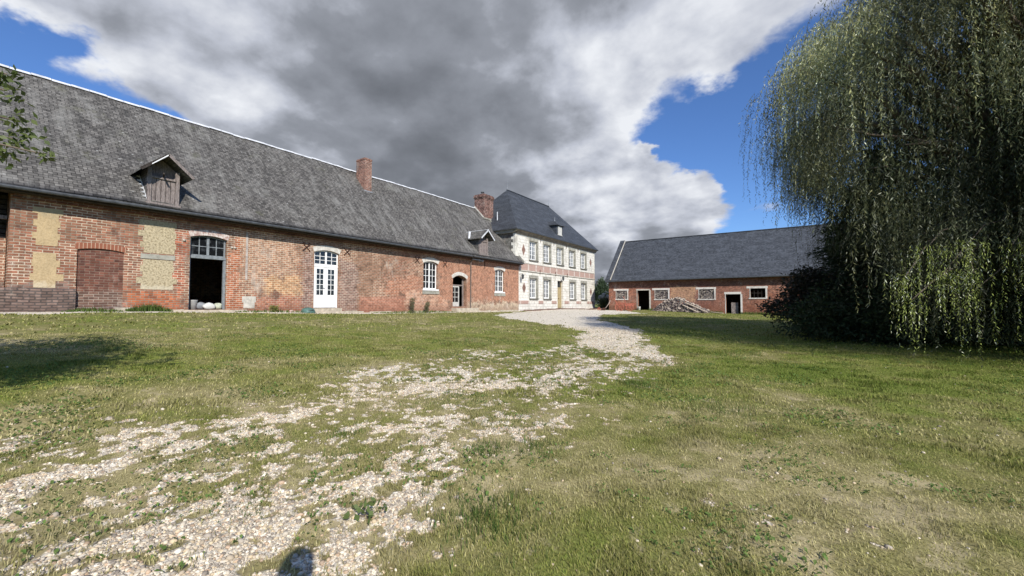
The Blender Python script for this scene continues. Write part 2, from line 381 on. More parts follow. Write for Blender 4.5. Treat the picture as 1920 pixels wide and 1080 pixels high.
M_pipe = simple('brown grey downpipe', (.15, .12, .10), .6, .2, 6.)
M_woodg = simple('weathered grey wood', (.235, .20, .185), .9, .45, 9., .1, 0, .5, (1, 9, 1), dark=(.11, .09, .085))
M_woodd = simple('dark timber', (.05, .042, .037), .95, .4, 9., .1)
M_woodt = simple('tan painted door wood', (.36, .285, .155), .7, .2, 9.)
M_woodbg = simple('blue grey painted wood', (.20, .22, .23), .7, .25, 9.)
M_black = simple('unlit interior', (.012, .011, .010), 1., .2, 3.)
M_lime = simple('dressed limestone', (.50, .47, .41), .9, .18, 5., .15, 0, .3, dark=(.33, .31, .27))
M_sill = simple('dark grey stone sill', (.13, .125, .105), .9, .35, 8., .15, 0, .3)  # dark grey stone, mottled at random
M_stepc = simple('pale step stone', (.42, .37, .29), .9, .25, 4., .15, 0, .3)
M_rev = simple('grey stone window surround', (.30, .29, .245), .9, .28, 3.5, .15, 0, .3)
# yellow stone panels
def panel_mat(name, c, rough_amt):
    m, N = newmat(name); u, v, f, p = uv_wall(N); vec = N.obj()
    vo = N.n('ShaderNodeTexVoronoi', {'Vector': vec, 'Scale': 11.}).outputs
    n1 = N.noise(vec, 3., 6, .7); n2 = N.noise(vec, 16., 4, .7)
    col = N.mix(N.mr(n1, .35, .65), c, tuple(q*.86 for q in c))
    col = N.mix(N.m('MULTIPLY', N.mr(n2, .4, .7), rough_amt), col, (.60, .50, .32))
    col = N.mix(N.m('MULTIPLY', N.mr(n2, .52, .38), rough_amt), col, (.20, .15, .08))
    top = N.mr(N.m('ADD', v, N.m('MULTIPLY', n1, .8)), 4.85, 5.1)
    col = N.mix(N.m('MULTIPLY', top, .45), col, (.33, .29, .20))
    low = N.mr(N.m('ADD', v, n1), 2.95, 2.7)
    col = N.mix(N.m('MULTIPLY', low, .4), col, (.62, .57, .45))
    N.out(col, .95, N.bump(N.m('ADD', n2, N.m('MULTIPLY', n1, .5)), .5+rough_amt*.4, .03), .1)
    return m
M_pan = panel_mat('smooth ochre stone', (.50, .375, .215), .22)
M_panr = panel_mat('rough rubble stone panel', (.47, .40, .27), .7)
# arch of pale bricks
m, N = newmat('limewashed brick arch'); u, v, f, p = uv_wall(N); vec = N.obj()
wv = N.m('FRACT', N.m('MULTIPLY', u, 11.)); jt = N.mr(wv, .0, .16, 1., 0.)
c = N.mix(N.mr(N.noise(vec, 7, 5, .7), .38, .62), (.34, .22, .19), (.62, .57, .53))
N.out(N.mix(N.m('MULTIPLY', jt, .6), c, (.26, .2, .18)), .9, N.bump(N.m('MULTIPLY', jt, -1.), .5, .02), .15); M_arch = m
m, N = newmat('cleaned stone arch'); u, v, f, p = uv_wall(N); vec = N.obj()
wv = N.m('FRACT', N.m('MULTIPLY', u, 7.)); jt = N.mr(wv, .0, .12, 1., 0.)
c = N.mix(N.mr(N.noise(vec, 5, 5, .7), .35, .65), (.46, .43, .38), (.64, .62, .57))
N.out(N.mix(N.m('MULTIPLY', jt, .5), c, (.25, .21, .18)), .9, None, .15); M_arch2 = m
m, N = newmat('bare brick arch'); u, v, f, p = uv_wall(N); vec = N.obj()
wv = N.m('FRACT', N.m('MULTIPLY', u, 10.)); jt = N.mr(wv, .0, .2, 1., 0.)
N.out(N.mix(jt, (.26, .10, .06), (.62, .50, .36)), .9, None, .15); M_arch3 = m
# white limestone house facade
m, N = newmat('white limestone ashlar'); u, v, f, p = uv_wall(N); vec = N.obj()
br = N.n('ShaderNodeTexBrick', {'Vector': N.comb(u, v), 'Color1': (.72, .70, .635, 1), 'Color2': (.62, .60, .54, 1), 'Mortar': (.38, .36, .31, 1), 'Scale': 1., 'Mortar Size': .018, 'Mortar Smooth': .5, 'Brick Width': .55, 'Row Height': .27}, offset=.5)
n1 = N.noise(vec, 1.6, 6, .7); n2 = N.noise(N.vm('MULTIPLY', vec, (2.5, 2.5, .8)), 1.3, 6, .7)
c = N.mix(N.mr(n1, .5, .72), br.outputs[0], (.42, .40, .34))
c = N.mix(N.mr(n2, .56, .70, 0, .6), c, (.28, .265, .23))
c = N.mix(N.mr(N.noise(vec, 9, 4, .7), .55, .72, 0, .35), c, (.45, .33, .25))
N.out(c, .9, N.bump(N.m('ADD', N.m('MULTIPLY', br.outputs[1], -.6), n1), .4, .02), .15); M_ash = m
m, N = newmat('pink brick and stone band'); u, v, f, p = uv_wall(N); vec = N.obj()
br = N.n('ShaderNodeTexBrick', {'Vector': N.comb(u, v), 'Color1': (.40, .245, .20, 1), 'Color2': (.33, .21, .175, 1), 'Mortar': (.42, .34, .29, 1), 'Scale': 1., 'Mortar Size': .012, 'Brick Width': .24, 'Row Height': .09}, offset=.5)
pil = N.m('MINIMUM', N.mr(N.m('ABSOLUTE', N.m('SUBTRACT', N.m('FRACT', N.m('DIVIDE', N.m('ADD', u, .25), 1.4)), .5)), .10, .07), 1.)
n1 = N.noise(vec, 4, 5, .7)
c = N.mix(N.m('MULTIPLY', pil, N.mr(n1, .35, .6, .25, 1.)), br.outputs[0], (.54, .48, .42))
c = N.mix(N.mr(n1, .55, .7, 0, .6), c, (.50, .40, .34))
N.out(c, .9, None, .15); M_band = m
M_dia = brick_mat('diamond brick', (.27, .14, .11), (.22, .12, .09), (.32, .24, .2), bump=.2)
M_sidewall = brick_mat('rough side wall with painted shade', (.20, .19, .17), (.14, .135, .12), (.26, .25, .22), bw=.3, rh=.12, ms=.02)  # dark grey puts the shade on the side wall into its colour
# slates
def slate_mat(name, c1, c2, w_, h_, slope, mottled, rough=.6, kx=1., lich=0., spec=.35):
    m, N = newmat(name); vec = N.obj(); p = N.sep(vec); g = N.geo()
    nx, ny, nz = [N.m('ABSOLUTE', q) for q in N.sep(g.outputs['True Normal'])]
    f = N.m('GREATER_THAN', nx, ny)
    u = N.m('ADD', N.m('MULTIPLY', p[1], f), N.m('MULTIPLY', p[0], N.m('SUBTRACT', 1., f)))
    v = N.m('MULTIPLY', p[2], slope)
    nb = N.noise(vec, .5, 4, .65); nm = N.noise(vec, 2.2, 6, .72)
    st = N.noise(N.comb(N.m('MULTIPLY', u, 2.4), N.m('MULTIPLY', v, .55)), 1., 6, .7)
    br = N.n('ShaderNodeTexBrick', {'Vector': N.comb(u, v), 'Color1': (*c1, 1), 'Color2': (*c2, 1), 'Mortar': tuple([q*.25 for q in c1])+(1,), 'Scale': 1., 'Mortar Size': .010, 'Mortar Smooth': .2, 'Brick Width': w_, 'Row Height': h_}, offset=.5)
    cell = N.n('ShaderNodeTexWhiteNoise', {'Vector': N.comb(N.m('FLOOR', N.m('DIVIDE', u, w_*.5)), N.m('FLOOR', N.m('DIVIDE', v, h_)))}, noise_dimensions='2D').outputs[0]
    k = N.mr(N.m('ADD', N.m('MULTIPLY', cell, mottled), N.m('MULTIPLY', nm, .6)), .2, 1., .45, 1.75, 'LINEAR')
    col = N.mix(1., br.outputs[0], N.n('ShaderNodeCombineColor', {0: k, 1: k, 2: k}).outputs[0], 'MULTIPLY')
    if lich:
        pl = N.m('MULTIPLY', N.mr(nb, .40, .60), N.mr(st, .42, .66))
        col = N.mix(N.m('MULTIPLY', pl, lich), col, (.24, .235, .215))
        col = N.mix(N.mr(st, .48, .34, 0, lich*.9), col, (.045, .044, .041))
        col = N.mix(N.mr(N.noise(vec, 5.5, 5, .75), .60, .72, 0, .7), col, (.055, .045, .04))
        col = N.mix(N.mr(N.noise(N.vm('ADD', vec, (9, 3, 1)), .9, 6, .75), .56, .72, 0, .6), col, (.10, .10, .062))
        vb = N.n('ShaderNodeTexVoronoi', {'Vector': vec, 'Scale': 2.2}).outputs[0]
        col = N.mix(N.mr(vb, .11, .05, 0, .8), col, (.32, .32, .30))
    else:
        col = N.mix(N.mr(N.noise(N.comb(N.m('MULTIPLY', u, .6), N.m('MULTIPLY', v, 2.)), 1.2, 5, .6), .45, .68, 0, .4), col, tuple(min(1, q*1.6) for q in c2))
    hh = N.m('ADD', N.m('MULTIPLY', br.outputs[1], -1.), N.m('ADD', N.m('MULTIPLY', cell, .8), N.m('FRACT', N.m('DIVIDE', v, -h_))))
    N.out(col, rough, N.bump(hh, .55 if lich else .3, .02), spec)
    return m
M_slate_old = slate_mat('old lichened slate', (.092, .086, .078), (.120, .113, .102), .22, .125, 1.36, .62, .8, lich=.62, spec=.25)
M_slate_new = slate_mat('smooth blue slate', (.050, .056, .065), (.060, .067, .078), .24, .13, 1.25, .25, .6)
M_slate_barn = slate_mat('grey blue slate', (.050, .056, .065), (.064, .071, .082), .28, .15, 1.36, .45, .62)

# ------------------------------------------------------------------ ground
m, N = newmat('lawn and gravel'); vec = N.obj()
gr = N.attr('gravel', 'Fac'); dr = N.attr('dry', 'Fac')
n1 = N.noise(vec, 9, 5, .7); n2 = N.noise(vec, 60, 4, .7); n3 = N.noise(vec, .5, 4, .6)
d2 = N.m('ADD', dr, N.m('MULTIPLY', N.m('SUBTRACT', n1, .5), .5), clamp=True)
rp = N.n('ShaderNodeValToRGB', {0: d2}); e = rp.color_ramp.elements
e[0].position = .18; e[0].color = (.165, .205, .042, 1); e[1].position = .95; e[1].color = (.38, .33, .165, 1)
for p_, c_ in ((.40, (.215, .250, .062, 1)), (.60, (.225, .230, .075, 1)), (.78, (.29, .265, .11, 1))):
    q = e.new(p_); q.color = c_
gc = N.mix(N.mr(n2, .3, .7, 0, 1), rp.outputs[0], N.mix(1., rp.outputs[0], (.45, .45, .40), 'MULTIPLY'))
vo = N.n('ShaderNodeTexVoronoi', {'Vector': vec, 'Scale': 34.}); vf = N.n('ShaderNodeTexVoronoi', {'Vector': vec, 'Scale': 34.}, feature='DISTANCE_TO_EDGE').outputs[0]
cs = N.sep(vo.outputs['Color'])
sp = N.n('ShaderNodeValToRGB', {0: cs[0]}); e = sp.color_ramp.elements
e[0].position = 0.; e[0].color = (.46, .41, .33, 1); e[1].position = 1.; e[1].color = (.84, .78, .66, 1)
for p_, c_ in ((.25, (.56, .51, .42, 1)), (.5, (.68, .62, .51, 1)), (.75, (.74, .67, .55, 1))):
    q = e.new(p_); q.color = c_
ed = N.mr(vf, .0, .06)
stc = N.mix(ed, (.40, .35, .27), sp.outputs[0])
gm = N.mr(N.m('ADD', gr, N.m('MULTIPLY', N.m('SUBTRACT', N.noise(vec, 22, 3, .6), .5), .7)), .38, .62)
soil = N.mix(N.mr(n1, .35, .6), (.17, .135, .065), (.29, .235, .145))
near_soil = N.mr(gr, .02, .35)
bare = N.mr(N.m('ADD', N.noise(vec, 2.6, 6, .65), N.m('MULTIPLY', N.m('SUBTRACT', dr, .5), .30)), .65, .72)
base = N.mix(N.m('MULTIPLY', near_soil, .55), gc, soil)
base = N.mix(N.m('MULTIPLY', bare, .5), base, (.44, .37, .235))
col = N.mix(gm, base, stc)
hh = N.m('ADD', N.m('MULTIPLY', gm, N.m('MULTIPLY', ed, 1.)), N.m('MULTIPLY', n2, .5))
N.out(col, .97, N.bump(hh, .5, .02), .1); M_ground = m

fwd = math.pi/2+YAW
ang = np.concatenate([np.linspace(-R(66), R(66), 1001), np.linspace(R(66), 2*math.pi-R(66), 50)[1:-1]])+fwd
rad = np.concatenate([[.02, .4, .8], np.geomspace(1.15, 65, 520), np.geomspace(70, 4000, 36)])
aa, rr = np.meshgrid(ang, rad); X = rr*np.cos(aa); Y = rr*np.sin(aa)
Z = gz2(X, Y)
# hollow of the camera's near ground is kept flat to the eye height
nr, na = X.shape; idx = np.arange(nr*na).reshape(nr, na)
F = np.stack([idx[:-1, :], idx[1:, :], np.roll(idx, -1, 1)[1:, :], np.roll(idx, -1, 1)[:-1, :]], -1).reshape(-1, 4)
cov_ = cover(X.ravel(), Y.ravel()); dry_ = dryness(X.ravel(), Y.ravel())
g_o = mesh_np('ground', np.stack([X.ravel(), Y.ravel(), Z.ravel()], 1), [F, idx[0][::-1][None, :] if False else np.stack([idx[0][:-2:1], idx[0][1:-1:1], np.full(na-2, idx[0][-1])], 1)], M_ground, smooth=True, attrs={'gravel': cov_, 'dry': dry_})
tag(g_o, kind='structure')

# --- grass blades
m, N = newmat('grass blades'); N.out(N.attr('col'), .75, None, .15, trans=.35); M_blade = m
def scatter(n, r0, r1, half=58, power=1.):
    r = (r0**power+rng.random(n)*(r1**power-r0**power))**(1/power)
    a = fwd+R(half)*(rng.random(n)*2-1)
    return r*np.cos(a), r*np.sin(a), r
def grass_cols(x, y, n):
    d = dryness(x, y); d = np.clip(d+rng.normal(0, .13, n), 0, 1)
    ks = np.array([0., .25, .45, .62, .8, 1.]); cs_ = np.array([(.120, .175, .028), (.178, .215, .042), (.235, .242, .066), (.28, .265, .092), (.37, .34, .15), (.46, .41, .22)])
    c = np.stack([np.interp(d, ks, cs_[:, i]) for i in range(3)], 1)
    return c*rng.uniform(.7, 1.3, (n, 1))
def make_grass(n, r0, r1, hgt, wid, power, name='grass'):
    x, y, r = scatter(n, r0, r1, 58, power)
    cv = cover(x, y); keep = (rng.random(n) > ss(cv, .05, .85)*.97)
    clump = fbm(x, y, 3.2, 91, 3)
    dd = dryness(x, y)
    keep &= (rng.random(n) < np.clip(1.6-1.2*dd, .3, 1))
    keep &= ~((x < -19.9) & (y > -6))
    x = x[keep]; y = y[keep]; cl = clump[keep]; r = r[keep]; n = len(x)
    z = gz2(x, y)-.004
    tall = ss(cl, .50, .72)
    h = hgt*(.45+.75*rng.random(n)+.9*tall); w_ = wid*(.7+.6*rng.random(n))
    az = rng.random(n)*2*math.pi; lean = rng.uniform(.15, 1.1, n)*h
    bx, by = np.cos(az+math.pi/2)*w_/2, np.sin(az+math.pi/2)*w_/2
    dx, dy = np.cos(az)*lean, np.sin(az)*lean
    V = np.zeros((n, 5, 3))
    V[:, 0] = np.stack([x-bx, y-by, z], 1); V[:, 1] = np.stack([x+bx, y+by, z], 1)
    V[:, 2] = np.stack([x+bx*.8+dx*.35, y+by*.8+dy*.35, z+h*.6], 1); V[:, 3] = np.stack([x-bx*.8+dx*.35, y-by*.8+dy*.35, z+h*.6], 1)
    V[:, 4] = np.stack([x+dx, y+dy, z+h], 1)
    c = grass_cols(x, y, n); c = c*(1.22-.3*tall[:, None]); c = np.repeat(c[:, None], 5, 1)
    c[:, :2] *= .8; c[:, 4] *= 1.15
    b = np.arange(n)[:, None]*5
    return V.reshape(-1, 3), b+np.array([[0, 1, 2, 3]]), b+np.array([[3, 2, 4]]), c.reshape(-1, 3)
parts = [make_grass(240000, 1.2, 5, .020, .0040, 1.3), make_grass(190000, 5, 13, .026, .0095, 1.4), make_grass(120000, 13, 48, .038, .032, 1.5)]
# taller tufts scattered over the lawn and along the wall foot
tx = []; 
for (cx_, cy_, rad_, n_, hh_) in [(-2.03, 2.59, .17, 170, .07), (-1.79, 2.92, .26, 260, .06), (-2.9, 1.9, .3, 300, .035), (-2.4, 3.4, .4, 500, .04), (-3.6, 1.6, .4, 500, .035), (-3.3, 3.6, .5, 600, .04), (-2.9, 5.2, .5, 600, .04), (-2.6, 1.1, .2, 200, .03), (-1.45, 1.85, .3, 500, .07), (-.7, 5.2, .5, 500, .06), (-1.9, 5.9, .3, 300, .09), (-3.3, 2.2, .15, 200, .05)]:
    px_ = rng.normal(cx_, rad_*.5, n_); py_ = rng.normal(cy_, rad_*.5, n_); tx.append((px_, py_, np.full(n_, hh_), .005))
for (y0_, y1_, n_, hh_) in [(2.8, 4.3, 300, .10), (4.4, 5.7, 600, .18), (8., 11.5, 300, .10), (15, 22, 500, .12)]:
    px_ = rng.uniform(-20.3, -19.75, n_); py_ = rng.uniform(y0_, y1_, n_); tx.append((px_, py_, hh_*(.5+np.sin((py_-y0_)/(y1_-y0_)*math.pi)), .03))
for (x0_, x1_, n_) in [(-13, -5.8, 900), (-4.2, 3, 900)]:
    px_ = rng.uniform(x0_, x1_, n_); py_ = rng.uniform(44.9, 45.8, n_); tx.append((px_, py_, np.full(n_, .25), .04))
for px_, py_, hh_, w0 in tx:
    n = len(px_); z = gz2(px_, py_)-.01; h = hh_*rng.uniform(.5, 1.3, n); az = rng.random(n)*6.28; ln = rng.uniform(.1, .7, n)*h
    bx, by = np.cos(az+1.57)*w0/2, np.sin(az+1.57)*w0/2; dx, dy = np.cos(az)*ln, np.sin(az)*ln
    V = np.zeros((n, 5, 3)); V[:, 0] = np.stack([px_-bx, py_-by, z], 1); V[:, 1] = np.stack([px_+bx, py_+by, z], 1)
    V[:, 2] = np.stack([px_+bx*.7+dx*.4, py_+by*.7+dy*.4, z+h*.6], 1); V[:, 3] = np.stack([px_-bx*.7+dx*.4, py_-by*.7+dy*.4, z+h*.6], 1); V[:, 4] = np.stack([px_+dx, py_+dy, z+h], 1)
    c = np.array([.085, .13, .03])*rng.uniform(.6, 1.5, (n, 1)); b = np.arange(n)[:, None]*5
    parts.append((V.reshape(-1, 3), b+np.array([[0, 1, 2, 3]]), b+np.array([[3, 2, 4]]), np.repeat(c[:, None], 5, 1).reshape(-1, 3)))
# low broad-leaved weeds growing in drifts through the turf
n = 50000; x, y, r = scatter(n, 1.4, 12, 58, 1.4); kp = (fbm(x, y, 1.3, 131, 3) > .56) & (cover(x, y) < .6) & (x > -19.8); x, y = x[kp], y[kp]; n = len(x)
z = gz2(x, y)+rng.uniform(.006, .022, n); az = rng.random(n)*6.283; L_ = rng.uniform(.010, .026, n)*np.clip(np.hypot(x, y)/4, 1, 1.5); tl = rng.uniform(-.2, .6, n)
dx, dy = np.cos(az)*L_, np.sin(az)*L_; V = np.zeros((n, 5, 3)); s1 = .42
V[:, 0] = np.stack([x, y, z-.01], 1); V[:, 1] = np.stack([x+dx*.5-dy*s1, y+dy*.5+dx*s1, z+L_*tl*.5], 1); V[:, 2] = np.stack([x+dx*.98-dy*.15, y+dy*.98+dx*.15, z+L_*tl*.9], 1)
V[:, 3] = np.stack([x+dx*.98+dy*.15, y+dy*.98-dx*.15, z+L_*tl*.9], 1); V[:, 4] = np.stack([x+dx*.5+dy*s1, y+dy*.5-dx*s1, z+L_*tl*.5], 1)
c = np.array([.12, .19, .05])*rng.uniform(.7, 1.4, (n, 1)); b = np.arange(n)[:, None]*5
parts.append((V.reshape(-1, 3), b+np.array([[0, 1, 2, 3]]), b+np.array([[0, 3, 4]]), np.repeat(c[:, None], 5, 1).reshape(-1, 3)))
off = 0; VV = []; Q = []; T = []; CC = []
for V, q, t, c in parts: VV.append(V); Q.append(q+off); T.append(t+off); CC.append(c); off += len(V)
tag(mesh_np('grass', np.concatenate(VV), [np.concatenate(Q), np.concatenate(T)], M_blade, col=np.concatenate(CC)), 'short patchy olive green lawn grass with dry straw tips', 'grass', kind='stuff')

# --- gravel stones
m, N = newmat('flint pebbles'); vec = N.obj()
N.out(N.mix(N.mr(N.noise(vec, 70, 3), .45, .7, 0, .35), N.attr('col'), (.40, .35, .29)), .8, None, .3); M_peb = m
ph = (1+5**.5)/2
ico = np.array([(-1, ph, 0), (1, ph, 0), (-1, -ph, 0), (1, -ph, 0), (0, -1, ph), (0, 1, ph), (0, -1, -ph), (0, 1, -ph), (ph, 0, -1), (ph, 0, 1), (-ph, 0, -1), (-ph, 0, 1)])/math.hypot(1, ph)
icf = np.array([(0, 11, 5), (0, 5, 1), (0, 1, 7), (0, 7, 10), (0, 10, 11), (1, 5, 9), (5, 11, 4), (11, 10, 2), (10, 7, 6), (7, 1, 8), (3, 9, 4), (3, 4, 2), (3, 2, 6), (3, 6, 8), (3, 8, 9), (4, 9, 5), (2, 4, 11), (6, 2, 10), (8, 6, 7), (9, 8, 1)])
def stones(n, r0, r1, size, power, loose=.012):
    x, y, r = scatter(n, r0, r1, 58, power)
    g = cover(x, y); keep = (rng.random(n) < ss(g, .15, .95)*.9) | (rng.random(n) < loose)
    x = x[keep]; y = y[keep]; n = len(x); z = gz2(x, y)
    s = size*np.exp(rng.normal(0, .33, n)); sc3 = np.stack([s, s*rng.uniform(.6, .95, n), s*rng.uniform(.4, .75, n)], 1)
    a = rng.random(n)*6.28; tl = rng.normal(0, .35, n)
    V = ico[None]*(1+rng.normal(0, .10, (n, 12, 1)))*sc3[:, None]
    V = np.stack([V[..., 0], V[..., 1]*np.cos(tl)[:, None]-V[..., 2]*np.sin(tl)[:, None], V[..., 1]*np.sin(tl)[:, None]+V[..., 2]*np.cos(tl)[:, None]], -1)
    V = np.stack([V[..., 0]*np.cos(a)[:, None]-V[..., 1]*np.sin(a)[:, None], V[..., 0]*np.sin(a)[:, None]+V[..., 1]*np.cos(a)[:, None], V[..., 2]], -1)
    V += np.stack([x, y, z+sc3[:, 2]*.35], 1)[:, None]
    pal = np.array([(.46, .42, .36), (.54, .50, .44), (.38, .33, .27), (.30, .275, .25), (.46, .39, .29), (.21, .19, .175), (.38, .29, .22), (.60, .57, .52)])
    c = pal[rng.integers(0, 8, n)]*rng.uniform(.65, 1.12, (n, 1))*np.array([1.30, 1.23, 1.08])
    return V.reshape(-1, 3), np.arange(n)[:, None, None]*12+icf[None], np.repeat(c[:, None], 12, 1).reshape(-1, 3)
A_ = [stones(210000, 1.2, 6, .0080, 1.25, .004), stones(130000, 6, 17, .0115, 1.3, .001)]
off = 0; VV = []; T = []; CC = []
for V, t, c in A_: VV.append(V); T.append(t.reshape(-1, 3)+off); CC.append(c); off += len(V)
tag(mesh_np('gravel', np.concatenate(VV), np.concatenate(T), M_peb, col=np.concatenate(CC), smooth=True), 'pale flint gravel stones lying loose along the drive', 'gravel', kind='stuff')
print('ground done')

# ------------------------------------------------------------------ wall with openings
def wall(mb, mp, u0, u1, v0, v1, ops, t):
    """mp(u, v, d) -> point, d = depth behind face. ops: (a, b, bottom, top, rise)"""
    us = {u0, u1}
    for a, b, z0, z1, r in ops:
        k = 8 if r else 1
        us |= {a+(b-a)*i/k for i in range(k+1)}
    us = sorted(us)
    def top(o, u):
        a, b, z0, z1, r = o; s_ = (u-a)/(b-a)
        return z1+r*(1-(2*s_-1)**2)
    for d, flip in ((0, 0), (t, 1)):
        for a, b in zip(us[:-1], us[1:]):
            cur = sorted([o for o in ops if o[0] <= a+1e-6 and o[1] >= b-1e-6], key=lambda o: o[2])
            la, lb = v0, v0
            segs = []
            for o in cur: segs.append((la, lb, o[2], o[2])); la, lb = top(o, a), top(o, b)
            segs.append((la, lb, v1, v1))
            for p, q, r_, s_ in segs:
                if r_-p < 1e-5 and s_-q < 1e-5: continue
                pts = [mp(a, p, d), mp(b, q, d), mp(b, s_, d), mp(a, r_, d)]
                mb.poly(pts[::-1] if flip else pts)
    for o in ops:
        a, b, z0, z1, r = o; k = 8 if r else 1
        mb.poly([mp(a, z0, 0), mp(a, z0, t), mp(a, z1, t), mp(a, z1, 0)]); mb.poly([mp(b, z0, t), mp(b, z0, 0), mp(b, z1, 0), mp(b, z1, t)])
        mb.poly([mp(a, z0, 0), mp(b, z0, 0), mp(b, z0, t), mp(a, z0, t)])
        for i in range(k):
            p, q = a+(b-a)*i/k, a+(b-a)*(i+1)/k
            mb.poly([mp(p, top(o, p), 0), mp(p, top(o, p), t), mp(q, top(o, q), t), mp(q, top(o, q), 0)])
def arch_band(y0, y1, zs, rise, th, X, side=.08, proud=.015, depth=.10, steps=10):
    mb = MB(); pts_in = []; pts_out = []
    for i in range(steps+1):
        s_ = i/steps; y = y0+(y1-y0)*s_; yo = y0-side+(y1-y0+2*side)*s_; q = 1-(2*s_-1)**2
        pts_in.append((y, zs+rise*q)); pts_out.append((yo, zs+th+rise*1.15*q))
    for i in range(steps):
        a, b, c, d = pts_in[i], pts_in[i+1], pts_out[i+1], pts_out[i]
        mb.poly([(X+proud, *a), (X+proud, *b), (X+proud, *c), (X+proud, *d)])
        mb.poly([(X+proud, *b), (X+proud, *a), (X-depth, *a), (X-depth, *b)])
        mb.poly([(X+proud, *d), (X+proud, *c), (X-.01, *c), (X-.01, *d)])
    for i in (0, steps):
        a, d = pts_in[i], pts_out[i]; mb.poly([(X+proud, *a), (X+proud, *d), (X-.01, *d), (X-.01, *a)])
    return mb
def window(parent, X, y0, y1, z0, z1, rise, cols, rows, fw=.07, bar=.028, mat=None, name='window', sill=None, leafs=2, glass=None):
    """X = face of the frame (set back in the opening)"""
    mat = mat or M_white; mb = MB(); n = 8
    def top(y): s_ = (y-y0)/(y1-y0); return z1+rise*(1-(2*s_-1)**2)
    mb.box(X-.06, X, y0, y0+fw, z0, z1); mb.box(X-.06, X, y1-fw, y1, z0, z1); mb.box(X-.058, X-.002, y0+fw, y1-fw, z0, z0+fw)
    for i in range(n):
        a, b = y0+(y1-y0)*i/n, y0+(y1-y0)*(i+1)/n
        q = [(X, a, z1-fw*.8+(top(a)-z1)), (X, b, z1-fw*.8+(top(b)-z1)), (X, b, top(b)), (X, a, top(a))]
        mb.prism([(x-.001, y, z) for x, y, z in q], (-.055, 0, 0))
    w_ = y1-y0-2*fw
    for l in range(1, leafs):
        yc = y0+fw+w_*l/leafs; mb.box(X-.05, X+.006, yc-.045, yc+.045, z0+fw, z1+rise*.8)
    for l in range(leafs):
        a = y0+fw+w_*l/leafs+(.03 if l else 0); b = y0+fw+w_*(l+1)/leafs-(.03 if l < leafs-1 else 0)
        for c_ in range(1, cols): yc = a+(b-a)*c_/cols; mb.box(X-.04, X-.008, yc-bar/2, yc+bar/2, z0+fw, top(yc)-.02)
    for r_ in range(1, rows):
        zc = z0+fw+(z1+rise*.4-z0-fw*1.5)*r_/rows; mb.box(X-.041, X-.009, y0+fw, y1-fw, zc-bar/2, zc+bar/2)
    o = mb.build(name, mat, parent)
    g = MB(); g.poly([(X-.03, y0+.01, z0+.01), (X-.03, y1-.01, z0+.01)]+[(X-.03, y1-.01-(y1-y0-.02)*i/8, top(y1-.01-(y1-y0-.02)*i/8)-.01) for i in range(9)])
    g.build('pane', glass or M_glass, o)
    if sill: MB().box(X-.05, sill[0], y0-.08, y1+.08, z0-sill[1], z0-.004).build('sill', sill[2], o)
    return o

# ------------------------------------------------------------------ long brick wing
XW = -20.45
wing = thing('farm_building', 'long low red brick farm building with old grey slate roof and arched openings', 'farm building', (-24.9, 14, 1.1))
mpX = lambda X: (lambda u, v, d: (X-d, u, v))
OP = [(6.39, 7.73, 1.36, 4.38, .12), (11.70, 13.12, 1.38, 4.32, .13), (19.33, 20.7, 2.55, 4.38, .14), (22.22, 23.76, 1.42, 3.47, .26), (27.34, 28.7, 2.55, 4.38, .14), (3.17, 4.38, 1.5, 3.5, .08)]
mb = MB(); wall(mb, mpX(XW), 1.66, 30.93, .3, 5.25, OP, .45)
mb.box(XW-.45, XW-.65, 1.66, 1.68, .3, 5.2)
mb.poly([(XW, 1.66, .3), (XW, 1.66, 5.25), (XW-.8, 1.66, 5.25), (XW-.8, 1.66, .3)])
mb.poly([(XW, 30.93, .3), (XW-.45, 30.93, .3), (XW-.45, 30.93, 5.25), (XW, 30.93, 5.25)])
mb.build('wall', M_wing, wing)
mb = MB(); mb.box(-29.6, -29.2, -7, 30.9, .3, 5.3); mb.box(-29.3, XW-.4, -7, -6.8, .3, 5.3)
mb.build('rear_wall', M_wing, wing)
MB().box(-29.2, XW-.46, -6.8, 30.4, 1.0, 1.33).build('floor', simple('earth floor', (.10, .085, .07), .95, .3, 2.), wing)
# gable triangles
for yg in (30.86, -6.9): MB().prism([(-19.95, yg, 5.2), (-24.9, yg, 10.6), (-29.9, yg, 5.2)], (0, .06, 0)).build('gable', M_chim, wing)
# recess at the left end
mb = MB(); mb.box(XW-.8, XW-1.1, -6.8, 1.66, .3, 3.75); mb.build('recessed_wall', M_wing, wing)
mb = MB()
for k in range(9): mb.box(XW-.98, XW-1.02, -6.8, 1.66, 3.78+k*.16, 3.91+k*.16)
for k in range(5): mb.box(XW-.94, XW-.98, -5.5+k*1.5, -5.35+k*1.5, 3.75, 5.2)
mb.build('loft_boarding', M_woodd, wing)
MB().bar((XW-.55, -6, 4.42), (XW-.55, 1.64, 4.40), .10, .12).build('loft_rail', M_woodg, wing)
# plinth and quoins
MB().prism([(XW+.004, 1.45, .3), (XW+.09, 1.45, .3), (XW+.09, 1.45, 2.05), (XW+.004, 1.45, 2.12)], (0, 1.71, 0)).build('plinth', M_base, wing)
for ya_, yb_ in ((1.7, 6.2), (7.85, 11.5), (13.5, 22.0), (24.65, 30.6)):
    mb = MB(); y = ya_
    while y < yb_:
        L_ = min(rnd.uniform(.35, .9), yb_-y+.02); zt = float(gz(-20.3, y))
        mb.box(XW+.004, XW+rnd.uniform(.05, .11), y, y+L_, zt-.3, zt+rnd.uniform(.02, .13)); y += L_
    mb.build('footing', M_stepc, wing)
